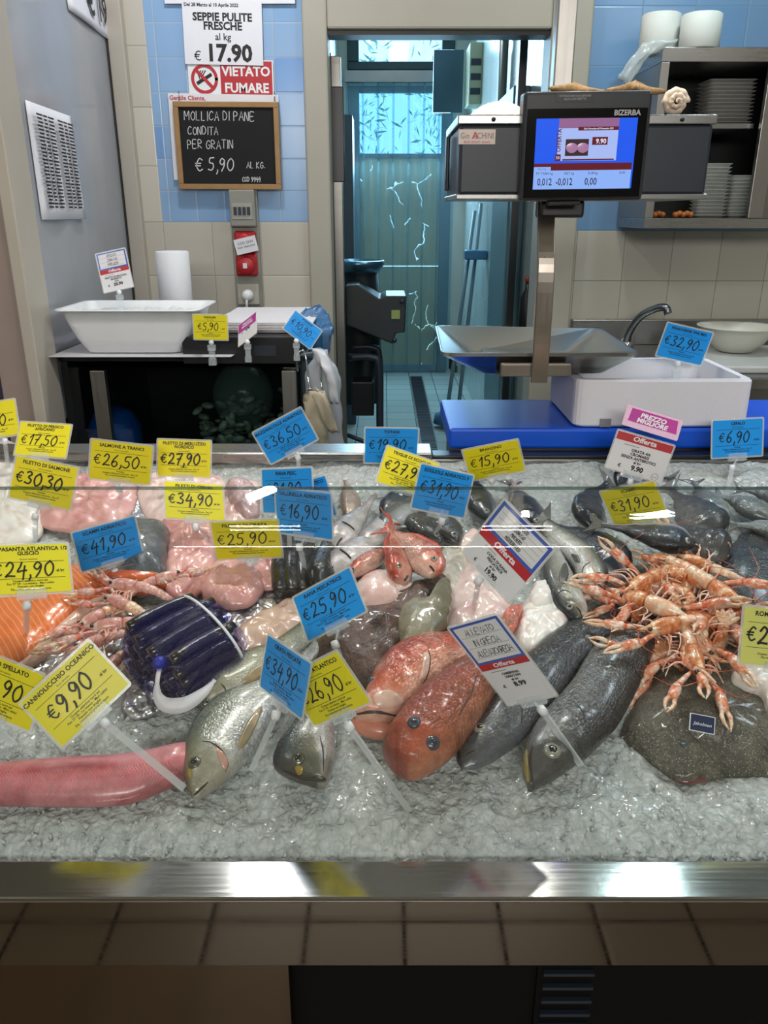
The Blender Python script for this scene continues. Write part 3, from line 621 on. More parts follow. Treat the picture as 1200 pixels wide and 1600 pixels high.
crumple('bag', simple('bag_white', 'cfd2da', .4), ([A(488, 545, 2.30), A(505, 580, 2.29), A(518, 628, 2.29)], [A(506, 548, 2.30), A(525, 590, 2.29), A(532, 630, 2.29)]), .02, .01, 14, t_)
MB().tube(crom([A(495, 550, 2.33), Vector((-.262, 2.425, 1.095)), A(505, 552, 2.33)], 14), .004, 6).build('handle', mb_, t_)
t_ = thing('paper_bags', 'cream paper bags hanging from a hook above the blue 36.50 card', 'bag', tuple(A(498, 615, 2.25)))
mp_ = simple('bag_paper', 'b3aa94', .75, var=.12, scale=20)
crumple('bag', mp_, ([A(478, 612, 2.25), A(478, 650, 2.25), A(500, 706, 2.25)], [A(500, 610, 2.25), A(506, 650, 2.25), A(518, 700, 2.25)]), .014, .014, 21, t_, 10)
crumple('bag', mp_, ([A(492, 612, 2.23), A(500, 640, 2.23), A(514, 672, 2.23)], [A(508, 612, 2.23), A(520, 645, 2.23), A(530, 676, 2.23)]), .012, .012, 33, t_, 10)
MB().tube(crom([A(489, 614, 2.255), A(492, 606, 2.258), A(498, 613, 2.24)], 12), .002, 6).build('handle', mp_, t_)
t_ = thing('hanging_hook', 'steel hooks hanging at the right end of the black cabinet', 'hook', tuple(A(475, 560, 2.3)))
MB().tube(crom([A(465, 580, 2.34), A(464, 555, 2.34), A(474, 548, 2.34), A(478, 560, 2.33), A(482, 596, 2.28), A(486, 610, 2.27), A(494, 614, 2.26)], 24), .003, 6).build('hook', M_CHROME, t_)
MB().tube(crom([A(500, 560, 2.31), A(502, 600, 2.28), A(506, 612, 2.26)], 12), .0025, 6).build('hook', M_CHROME, t_)
# far-left neighbour counter with bowl
tag(MB().box(-1.9, -1.13, 2.5, 3.2, .15, 1.02).build('side_counter', simple('purple_counter', '3c3048', .5), smooth=False, bevel=.004), 'dark purple counter behind the post at the far left', 'counter')
q = atY(2, 540, 2.62)
t_ = thing('white_bowl', 'white bowl with red food on the purple counter at far left', 'bowl', (q.x, 2.66, 1.02))
MB().lathe([(.05, 0), (.09, .03), (.12, .10), (.123, .105), (.115, .10), (.085, .035), (.01, .01)], (q.x, 2.66, 1.022), 30).build('body', M_WHITE, t_)
tag(MB().ball((q.x, 2.66, 1.11), .09, .09, .035).build('red_food', simple('red_food', '7a2020', .4, var=.3, scale=60, bump=.6)), 'dark red food heaped in the white bowl at far left', 'food')
# ================================================================ right: kitchen side
t_ = thing('wall_cabinet', 'open stainless steel wall cabinet with a middle shelf at upper right', 'cabinet', (1.4, 3.3, 1.44))
xl, xr, yf, zb, zt_ = .955, 1.62, 3.12, 1.445, 2.03
MB().box(xl, xr, yf, 3.49, zt_-.045, zt_).build('top', M_STEEL, t_, smooth=False, bevel=.002)
MB().box(xl, xr, yf, 3.49, zb, zb+.035).build('bottom', M_STEEL, t_, smooth=False, bevel=.002)
MB().box(xl, xl+.03, yf, 3.49, zb+.035, zt_-.045).build('side', M_STEELV, t_, smooth=False, bevel=.002)
MB().box(xr-.03, xr, yf, 3.49, zb+.035, zt_-.045).build('side', M_STEELV, t_, smooth=False)
MB().box(1.33, 1.385, yf-.004, yf+.02, zb+.035, zt_-.045).build('upright', M_STEELV, t_, smooth=False, bevel=.002)
MB().box(1.385, xr, yf-.002, yf+.012, zb+.035, zt_-.045).build('sliding_door', M_STEELD, t_, smooth=False)
MB().box(xl+.03, xr-.03, 3.475, 3.488, zb+.035, zt_-.045).build('back', simple('dark_cabinet_back', '2a2c2c', .5, .5), t_, smooth=False)
MB().box(xl+.03, 1.33, yf+.06, 3.47, 1.782, 1.80).build('shelf', M_STEEL, t_, smooth=False, bevel=.002)
for i, (px, Z, lab) in enumerate(((1030, 2.03, 'white roll of film standing on the steel wall cabinet, the left one'), (1078, 2.03, 'white roll of film standing on the steel wall cabinet, the right one'))):
    q = atY(px, 60, 3.28+.0*i); hh = (.125, .105)[i]
    t_ = thing('film_roll', lab, 'roll', (q.x, 3.28, Z))
    MB().lathe([(.066, 0), (.068, .003), (.068, hh), (.062, hh+.004), (.02, hh+.004), (.018, .02)], (q.x, 3.28-.1*i, Z), 32).build('roll', simple('film_white', 'd6d8d2', .6, var=.06), t_)
o = crumple('film_wrap', clearplastic('loose_film', 'd4dcdc', .5, .2), ([A(1004, 66, 3.10), A(985, 95, 3.10), A(965, 122, 3.10)], [A(1062, 62, 3.10), A(1010, 92, 3.10), A(984, 132, 3.10)]), .012, .010, 5, None, 12)
tag(o, 'loose translucent film trailing from the rolls over the cabinet corner', 'film')
for i, (px, pb, Y, w, h, n, lab) in enumerate(((1128, 190, 3.30, .17, .15, 12, 'tall stack of clear trays on the middle shelf of the wall cabinet'), (1102, 350, 3.25, .115, .19, 15, 'stack of ribbed clear tubs on the bottom of the wall cabinet, left stack'), (1150, 350, 3.25, .10, .15, 12, 'stack of ribbed clear tubs on the bottom of the wall cabinet, right stack'))):
    q = atY(px, pb, Y); zz = 1.80 if i == 0 else zb+.035
    for k in range(n):
        o = MB().loft([[Vector((q.x+x, Y+y, zz+k*h/n+dz)) for x, y in rrect(w*s_, w*.8*s_, .015, 3)] for s_, dz in ((.86, 0), (.98, h/n*.7), (1.03, h/n*.75), (1.03, h/n*.92))], True).build('plastic_tub', M_CLEAR2)
        tag(o, lab.replace('tall stack of clear trays', 'clear tray nested in the tall stack').replace('stack of ribbed clear tubs', 'clear tub nested in the stack'), 'tub', ('trays on the middle shelf', 'tubs in the left lower stack', 'tubs in the right lower stack')[i])
for i, px in enumerate((1022, 1066)):
    q = atY(px, 345, 3.2); m = MB()
    for k in range(5): m.ball((q.x-.028+.014*k, 3.2, zb+.047+.004*(k % 2)), .012, .016, .011)
    tag(m.build('orange_shells', simple('orange_shell', 'b8692c', .5, var=.25, scale=60)), ('orange shell cluster at the left of the cabinet bottom', 'orange shell cluster beside the clear tubs in the cabinet')[i], 'shell')
t_ = thing('sink_counter', 'stainless steel sink counter along the right back wall', 'sink counter', (1.4, 3.1, .15))
MB().box(.80, 2.2, 2.72, 3.48, .93, .97).build('worktop', M_STEEL, t_, smooth=False, bevel=.004)
MB().box(.80, 2.2, 3.455, 3.495, .97, 1.075).build('splashback', M_STEEL, t_, smooth=False, bevel=.003)
MB().box(.82, 2.2, 2.75, 3.45, .15, .93).build('cabinet_body', M_STEELD, t_, smooth=False)
t_ = thing('kitchen_tap', 'curved chrome tap rising behind the polystyrene box', 'tap', tuple(atY(980, 535, 3.32)))
bq = atY(980, 530, 3.30)
MB().tube(crom([(bq.x, 3.30, .97), atY(982, 522, 3.28), atY(1000, 495, 3.24), atY(1025, 482, 3.2), atY(1040, 481, 3.17), atY(1044, 490, 3.16)], 26), .015, 12).build('spout', simple('tap_metal', '7e8488', .25, .9), t_)
MB().lathe([(.028, 0), (.028, .03), (.018, .05)], (bq.x, 3.30, .97), 18).build('base', M_CHROME, t_)
tag(MB().box(1.18, 1.9, 2.80, 3.30, .97, .995).build('cutting_board', simple('white_board', 'cfd3d2', .25), smooth=False, bevel=.006), 'white cutting board on the steel sink counter at right', 'cutting board')
q = atY(1152, 515, 3.12)
t_ = thing('colander', 'ribbed white plastic bowl on the white cutting board', 'bowl', (q.x, 3.12, .995))
n_ = 72; rings = []
for r, z, am in [(.055, 0, 0), (.065, .004, 0), (.10, .035, .015), (.125, .075, .015), (.135, .09, 0), (.148, .094, 0), (.148, .098, 0), (.132, .095, 0), (.118, .07, 0), (.06, .012, 0), (.01, .01, 0)]:
    rings.append([Vector((q.x+r*(1+am*math.cos(k*math.pi))*math.cos(2*math.pi*k/n_), 3.12+r*(1+am*math.cos(k*math.pi))*math.sin(2*math.pi*k/n_), .997+z)) for k in range(n_)])
MB().loft(rings).build('body', simple('ivory_plastic_bowl', 'd2d0c4', .4), t_)
# ================================================================ weighing scale
t_ = thing('weighing_scale', 'hanging weighing scale with blue lit screen and steel pan', 'scale', (.40, 1.8, 1.07))
MB().box(.335, .373, 1.78, 1.818, 1.60, 2.89).build('pole', M_STEELV, t_, smooth=False, bevel=.003)
x0, x1, yf, yb, z0, z1 = .136, .612, 1.63, 1.93, 1.523, 1.668
hs = MB().box(x0+.004, x1-.004, yf, yb, z0+.008, z1-.016).build('housing', M_DARKGREY, t_, smooth=False, bevel=.006)
MB().box(x0, x1, yf-.003, yb, z1-.016, z1).build('top_rim', M_STEEL, t_, smooth=False, bevel=.002)
MB().box(x0, x1, yf-.004, yb, z0, z0+.010).build('bottom_rim', M_STEEL, t_, smooth=False, bevel=.002)
MB().box(x0-.006, x0+.002, yb-.10, yb-.07, z0+.02, z1-.02).build('side_latch', M_BLACK, t_, smooth=False, bevel=.003)
for x in (x0+.065, x1-.065): MB().lathe([(.004, 0), (.004, .002), (.001, .003)], (x, yf-.003, z1-.008), 12, (0, -1, 0)).build('screw', M_BLACK, t_)
Ms = Matrix.Translation((.366, 1.600, 1.603)) @ Matrix.Rotation(math.pi/2+.05, 4, 'X') @ Matrix.Rotation(.012, 4, 'Z')
MB().box(-.115, .115, -.083, .100, -.05, 0, Ms).build('display_unit', simple('display_casing', '24272d', .4), t_, smooth=False, bevel=.006)
MB().box(-.108, .108, -.077, .072, 0, .003, Ms).build('bezel', simple('black_glass', '08090b', .12), t_, smooth=False, bevel=.001)
sc = MB().box(-.091, .091, -.062, .056, .003, .0036, Ms).build('screen', emit('screen_blue', '1e5bf0', 1.0), t_, smooth=False)
E_ = {k: emit('screen_'+k, c, s_) for k, c, s_ in (('pale', '8fb4fb', 1.0), ('window', 'a9bdf6', 1.0), ('maroon', '6e1a2a', .8), ('picture', '4b3438', .6), ('fillet', 'b884b0', .8), ('pink', '9a6a9a', .9), ('red', 'c02a34', 1.0), ('white', 'e6ecff', 1.0))}
def ui(nm, k, x0, x1, y0, y1, z): MB().box(x0, x1, y0, y1, z, z+.0001, Ms).build(nm, E_[k], sc, smooth=False)
ui('readout_panel', 'pale', -.091, .088, -.062, -.030, .0038); ui('maroon_bar', 'maroon', -.091, .088, -.030, -.018, .0038); ui('offer_window', 'window', -.050, .058, -.014, .056, .0038)
ui('weight_tab', 'pale', -.091, -.06, -.030, -.024, .0040); ui('offer_banner', 'pink', -.050, .058, .040, .056, .0040); ui('banner_stripe', 'maroon', -.015, .058, .036, .042, .0042); ui('product_picture', 'picture', -.036, .006, -.006, .022, .0040); ui('offer_price_box', 'maroon', .012, .040, .012, .025, .0040); ui('footer_stripe', 'maroon', -.040, .054, -.0135, -.011, .0040)
ui('side_mark', 'maroon', -.0535, -.0435, -.014, -.003, .0040)
for x in (-.024, -.004): MB().ball(Ms @ Vector((x, .009, .0040)), .011, .0006, .010, 16, 8).build('picture_fillet', E_['fillet'], sc)
m = MB(); m.text('0,012', -.070, -.055, .017, Ms, .0043, 'CENTER', .012, .72); m.text('-0,012', -.034, -.055, .017, Ms, .0043, 'CENTER', .012, .72); m.text('0,00', .015, -.055, .017, Ms, .0043, 'CENTER', .012, .78)
m.text('PT TARA kg', -.071, -.037, .006, Ms, .0043); m.text('NET kg', -.026, -.037, .006, Ms, .0043); m.text('EUR/kg', .018, -.037, .006, Ms, .0043); m.text('EUR', .072, -.037, .006, Ms, .0043); m.text('Max 15 kg', -.076, -.0285, .0035, Ms, .0043)
m.build('readout_digits', M_INK, sc, smooth=False)
Mo = Ms @ Matrix.Translation((-.0445, .002, 0)) @ Matrix.Rotation(math.pi/2, 4, 'Z')
MB().text('OFFERTA', .018, 0, .0115, Mo, .0043, 'CENTER', .02, .8).build('offer_lettering', E_['maroon'], sc, smooth=False)
m = MB(); m.text('9.90', .028, .0145, .011, Ms, .0044, 'CENTER', .02); m.text('50', -.0487, -.011, .007, Ms, .0044); m.text('Dal 4 Novembre all 8 Novembre 2021', .022, .0375, .004, Ms, .0044, 'CENTER', .02, .85); m.build('offer_digits', E_['white'], sc, smooth=False)
MB().text('BIZERBA', .071, .060, .0125, Ms, .0034, 'CENTER', .03, 1.0).build('maker_lettering', simple('silver_letter', 'b6b6ba', .4), t_, smooth=False)
pl = MB().box(-.058, .010, .082, .096, 0, .0008, Ms).build('type_plate', M_BLACK, t_, smooth=False)
MB().text('ATTENZIONE NON ESPORRE\nALLA LUCE DIRETTA', -.024, .0905, .0048, Ms, .0011, 'CENTER', .0, .9).build('plate_lettering', simple('pale_letter', 'a8a8a8', .5), pl, smooth=False)
MB().box(-.06, .0, -.090, -.083, -.02, .004, Ms).build('pull_grip', M_BLACK, t_, smooth=False, bevel=.002)
Mk = Matrix.Translation((.172, yf-.0008, 1.631)) @ Matrix.Rotation(math.pi/2, 4, 'X')
st = MB().box(-.034, .034, -.0125, .0125, 0, .0006, Mk).build('sticker', simple('sticker_cream', 'd9c9c0', .4), t_, smooth=False)
m = MB(); m.text('Gio  CCHINI', 0, -.003, .0145, Mk, .0009, 'CENTER', .0, .78); m.build('sticker_lettering', simple('grey_letter', '77706c', .5), st, smooth=False)
m = MB(); m.text('A', -.0035, -.003, .0165, Mk, .0011, 'CENTER', .02); m.text('SERVIZI GROSSISTI - BILANCE', 0, -.0105, .0048, Mk, .0010, 'CENTER', .01, .78); m.build('sticker_initial', M_RED, st, smooth=False)
# arm and pan
M_ARM = steel('bronze_steel', '9c958c', .30, 2, .08)
arm = [(853, 315), (853, 380), (853, 420), (850, 480), (846, 540), (842, 598)]
ys = [1.66, 1.615, 1.60, 1.60, 1.605, 1.62]
pts = crom([atY(a, b, y) for (a, b), y in zip(arm, ys)], 20)
m = MB(); m.loft([[p+Vector((-.0165, -.005, 0)), p+Vector((.0165, -.005, 0)), p+Vector((.0165, .005, 0)), p+Vector((-.0165, .005, 0))] for p in pts], True); m.build('arm', M_ARM, t_, smooth=False, bevel=.002)
MB().box(.30, .385, 1.64, 1.70, 1.49, 1.523).build('arm_mount', M_BLACK, t_, smooth=False, bevel=.006)
b0 = atY(780, 588, 1.63); b1 = atY(893, 566, 1.63)
MB().box(b0.x, b1.x, 1.622, 1.632, b0.z, b1.z).build('bracket', M_ARM, t_, smooth=False, bevel=.005)
MB().box(b0.x, b1.x, 1.632, 1.95, b0.z, b0.z+.006).build('support_plate', M_ARM, t_, smooth=False)
zr = 1.228; a = [atZ(690, 554, zr), atZ(1001, 554, zr), atZ(939, 515, zr), atZ(680, 510, zr)]
zc = 1.180; bb_ = [atY(748, 586, a[0].y+.05), atY(948, 586, a[0].y+.05)]
bb_[0].z = bb_[1].z = zc; bb_ += [Vector((bb_[1].x-.02, a[2].y-.06, zc)), Vector((bb_[0].x, a[2].y-.06, zc))]
def quadring(c4, z, r=.03, n=5):
    out = []; m_ = len(c4)
    for i in range(m_):
        p = c4[i]; u = (c4[i-1]-p).normalized()*r; v = (c4[(i+1) % m_]-p).normalized()*r
        for k in range(n):
            f = k/(n-1); out.append(((p+u)*(1-f)**2+p*2*f*(1-f)+(p+v)*f*f)+Vector((0, 0, z)))
    return out
cen = sum(a, Vector())/4; ins = [p+(cen-p).normalized()*.008 for p in a]
cb = sum(bb_, Vector())/4; bi = [p+(cb-p).normalized()*.006 for p in bb_]
MB().loft([quadring(bb_, 0, .03), quadring(a, -.004, .03), quadring(a, .003, .03), quadring(ins, .003, .022), quadring(bi, .005, .015)], True).build('pan', simple('pan_aluminium', 'bab8b4', .22, .97, coat=0), t_, smooth=True).modifiers.new('edge', 'EDGE_SPLIT').split_angle = math.radians(40)
# shells and starfish on the scale
q = atY(785, 160, 1.74)
t_ = thing('scallop_shell', 'large pale ribbed scallop shell lying on the left top of the scale', 'shell', (q.x, 1.74, z1))
rings = []
for j in range(9):
    f = j/8; ring = []
    for i in range(61):
        an = math.pi*(i/60); rr = .062*f*(1+.03*math.cos(i*math.pi*.5))
        ring.append(Vector((q.x+.0+rr*math.cos(an)*1.05, 1.78-rr*math.sin(an)*1.2, z1+.003+.034*(1-f**2.2)*1+.002*f*math.cos(i*math.pi/2.5))))
    rings.append(ring)
MB().loft(rings, False, False).build('shell', simple('scallop', 'e2dacb', .5, var=.15, scale=60), t_, solid=.003)
M_STAR = simple('starfish_brown', '9a7a4e', .8, var=.3, scale=120, bump=.8, bscale=300)
for (c, n, r, rot, lab) in (((.355, 1.68, 1.709), 5, .075, .12, 'large brown dried starfish on top of the scale screen'), ((.465, 1.66, 1.709), 5, .06, .75, 'smaller brown dried starfish on the right of the scale top')):
    m = MB(); out = []
    for k in range(n*8):
        an = rot+2*math.pi*k/(n*8); f = abs(((k % 8)-4)/4); rr = r*(.24+.76*f**1.7); out.append((an, rr))
    rings = []
    for s_, z in ((.05, .020), (.5, .017), (.85, .011), (1, .002), (.9, -.006), (.05, -.006)):
        rings.append([Vector((c[0]+rr*s_*math.cos(an), c[1]+.75*rr*s_*math.sin(an), c[2]+z*(.5+.5*(1-rr/r))+.003*math.sin(an*2))) for an, rr in out])
    m.loft(rings); tag(m.build('starfish', M_STAR), lab, 'starfish')
for a_, b_ in ((.22, .30), (.5, .62)):
    pass
q = atY(1052, 152, 1.70)
t_ = thing('sea_snail_shell', 'round spiral sea snail shell standing on the right end of the scale', 'shell', (q.x, 1.70, z1))
m = MB(); pts = []; rad = []
for k in range(90):
    f = k/89; an = f*2*math.pi*2.6; R_ = .019*(1-f)**.9+.001; pts.append((q.x+R_*math.cos(an)*1.0, 1.69-.022*f, z1+.026+R_*math.sin(an))); rad.append(.0092*(1-f*.8)*(1+.12*math.sin(k*1.6)))
m.tube(pts, rad, 12); m.build('whorl', simple('snail_shell', 'd8c4ae', .45, var=.2, scale=70), t_)
# ================================================================ blue work board and polystyrene box
tag(MB().box(.138, 1.6, 1.645, 1.93, 1.028, 1.072).build('blue_board', M_BLUEPL, smooth=False, bevel=.006), 'thick blue plastic cutting board behind the fish counter', 'cutting board')
tag(MB().box(.155, 1.65, 1.67, 1.92, .15, 1.027).build('work_stand', M_STEELD, smooth=False), 'steel work table under the blue cutting board', 'table')
t_ = thing('polystyrene_box', 'white polystyrene fish box on the blue cutting board', 'box', (.6, 1.8, 1.072))
c4 = [atZ(900, 672, 1.074), atZ(1183, 677, 1.074)]; c4 = [Vector((c4[0].x, 1.652, 1.074)), Vector((c4[1].x+.004, 1.652, 1.074)), Vector((c4[1].x+.004, 1.93, 1.074)), Vector((c4[0].x, 1.93, 1.074))]
cen = sum(c4, Vector())/4
def off(d): return [Vector((p.x+(d if p.x < cen.x else -d), p.y+(d if p.y < cen.y else -d), p.z)) for p in c4]
MB().loft([quadring(off(.004), 0, .025), quadring(c4, .004, .025), quadring(c4, .096, .025), quadring(off(.003), .1, .025), quadring(off(.018), .1, .02), quadring(off(.026), .018, .02)], True).build('body', M_FOAM, t_, smooth=False)
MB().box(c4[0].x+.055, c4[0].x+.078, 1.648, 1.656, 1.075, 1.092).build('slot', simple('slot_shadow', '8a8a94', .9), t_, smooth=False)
tag(MB().box(off(.03)[0].x, off(.03)[1].x, 1.69, 1.90, 1.092, 1.13).build('crushed_ice', simple('box_ice', 'd5d6d0', .4, bump=.8, bscale=120), smooth=False), 'crushed ice lying in the polystyrene box', 'ice', kind='stuff')
# ================================================================ the fish counter
t_ = thing('fish_counter', 'long stainless steel fish counter with curved glass guard', 'fish counter', (0, 1.15, 0))
MB().box(-1.3, 1.3, .668, .724, .793, .80).build('front_rail', M_RAIL, t_, smooth=False, bevel=.003)
MB().box(-1.3, 1.3, .674, .69, .695, .793).build('front_panel', M_PANEL, t_, smooth=False)
MB().box(-1.3, 1.3, .70, 1.6, .70, .72).build('underside', M_STEELD, t_, smooth=False)
MB().box(-1.3, -.13, .80, .83, .0, .70).build('lower_panel', steel('bronze_steel_panel', '6a5c48', .2, 2, .5), t_, smooth=False)
MB().box(-.13, 1.3, .83, .86, .0, .70).build('lower_panel', simple('black_panel', '08080a', .6, Specular_IOR_Level=.15), t_, smooth=False)
vg = MB().box(.215, .30, .822, .832, .36, .56)  .build('vent_grille', bpy.data.materials['black_panel'], t_, smooth=False)
m = MB()
for k in range(7): m.box(.222, .293, .815, .822, .375+k*.026, .380+k*.026)
m.build('vent_slats', M_DARKGREY, vg, smooth=False)
m = MB(); bp = [P0+E2*0+E3*-.03, P0+E2*.92+E3*-.03]
m.add([Vector((x, p.y, p.z)) for p in bp for x in (-1.3, 1.3)]+[Vector((x, p.y, p.z-.03)) for p in bp for x in (-1.3, 1.3)], [(0, 1, 3, 2), (4, 6, 7, 5), (0, 4, 5, 1), (2, 3, 7, 6)]); m.build('tray_floor', M_STEELD, t_, smooth=False)
MB().box(-1.3, 1.3, 1.60, 1.64, .66, 1.018).build('back_rail', M_STEEL, t_, smooth=False, bevel=.002)
MB().box(-1.3, .10, 1.585, 1.66, 1.018, 1.036).build('back_ledge', M_STEEL, t_, smooth=False, bevel=.003)
MB().box(.10, 1.3, 1.60, 1.643, 1.018, 1.026).build('back_ledge', M_BLACK, t_, smooth=False, bevel=.003)
m = MB()
for k in range(14): m.lathe([(.003, 0), (.003, .001)], (-.9+k*.14, 1.60, 1.0), 10, (0, -1, 0))
m.build('rivets', M_DARKGREY, t_)
prof = [Vector((0, .720, .801)), Vector((0, .728, .9)), Vector((0, .738, 1.02)), Vector((0, .748, 1.13)), Vector((0, .752, 1.172)), Vector((0, .757, 1.185)), Vector((0, .766, 1.193)), Vector((0, .785, 1.198)), Vector((0, .82, 1.2045)), Vector((0, .855, 1.211))]
pf = crom(prof, 40)
rings = []
for x in (-1.3, 1.3):
    ring = []
    for p_ in pf: ring.append(p_+Vector((x, 0, 0)))
    for i in range(len(pf)-1, -1, -1):
        d = (pf[min(i+1, len(pf)-1)]-pf[max(i-1, 0)]).normalized(); nn = Vector((0, -d.z, d.y)); ring.append(pf[i]-nn*.005+Vector((x, 0, 0)))
    rings.append(ring)
gl = MB().loft(rings, True).build('glass_guard', M_GLASS, t_)
gl.modifiers.new('edge', 'EDGE_SPLIT').split_angle = math.radians(35)
MB().box(-1.3, 1.3, .8552, .8572, 1.2065, 1.2098).build('glass_edge', glassy('glass_edge_green', (.55, .62, .60, 1), .8), t_, smooth=False)
# ice
t = NT('crushed_ice'); o_ = t.obj()
v1 = t.n('TexVoronoi', Vector=t.n('VectorMath', _set={'operation': 'ADD'}, i0=o_, i1=t.n('VectorMath', _set={'operation': 'SCALE'}, i0=t.n('TexNoise', out=1, Vector=o_, Scale=60.0), Scale=.02)), Scale=95.0, _set={'feature': 'F1'})
n1 = t.noise(o_, 30, 6, .7); n2 = t.noise(o_, 5, 3)
v2 = t.n('TexVoronoi', Vector=o_, Scale=210.0); hgt = t.math('ADD', t.math('ADD', t.math('MULTIPLY', v1, 1.2), t.math('MULTIPLY', v2, .45)), t.math('MULTIPLY', n1, .8))
ccol = t.mix(t.math('MULTIPLY', v1, 1.1, clamp=True), 'cfd3d2', 'a6adab'); ccol = t.mix(t.math('MULTIPLY', n2, .35), ccol, '9aa6a4')
t.P(Base_Color=ccol, Roughness=t.math('ADD', t.math('MULTIPLY', n1, .25), .05), IOR=1.31, Normal=t.bump(hgt, .8, .004), Coat_Weight=.35)
t.p.inputs['Subsurface Weight'].default_value = .3; t.p.inputs['Subsurface Radius'].default_value = (.012, .014, .015); t.p.inputs['Subsurface Scale'].default_value = 1.0
M_ICE = t.m
m = MB(); rows = []; NX, NV = 420, 230
for j in range(NV+1):
    v = .90*(j/NV)**1.25; row = []
    for i in range(NX+1):
        x = -1.02+2.04*i/NX
        h = .010*noise.noise(Vector((x*7, v*7, 1)))+.006*noise.noise(Vector((x*22, v*22, 5)))
        d_ = noise.voronoi(Vector((x*62, v*62, 0)))[0]; h += .0062*(.55-d_[0])+.0016*noise.noise(Vector((x*120, v*120, 3)))
        edge = min(1, (v+.002)/.05); h = h*(.35+.65*edge)-.012*(1-edge)
        if v > .72: h += .02*(v-.72)/.18
        row.append(onice(x, v, h-.004))
    rows.append(row)
m.loft(rows, False, False)
rn = random.Random(11)
for k in range(4200):
    x = rn.uniform(-1, 1); v = .885*rn.random()**1.2+.008
    if v > .28 and rn.random() < .6 and v < .74: continue
    s_ = rn.uniform(.0022, .0055)
    R_ = Quaternion((rn.gauss(0, 1), rn.gauss(0, 1), rn.gauss(0, 1), rn.gauss(0, 1))).normalized()
    c = onice(x, v, .002+.010*noise.noise(Vector((x*7, v*7, 1)))-.001-(.008 if v < .04 else 0)); vs = []
    for a, b, cz in ((1, 0, .1), (-.3, .9, 0), (-.7, -.8, .1), (.1, .1, .55), (0, 0, -.5)):
        vs.append(c+R_ @ Vector((a*s_*rn.uniform(.7, 1.3), b*s_*rn.uniform(.7, 1.3), cz*s_*rn.uniform(.6, 1.2))))
    m.add(vs, [(0, 1, 3), (1, 2, 3), (2, 0, 3), (1, 0, 4), (2, 1, 4), (0, 2, 4)])
ice = m.build('ice_bed', M_ICE, smooth=True)
tag(ice, 'sloping bed of crushed ice filling the fish counter', 'ice', kind='stuff')
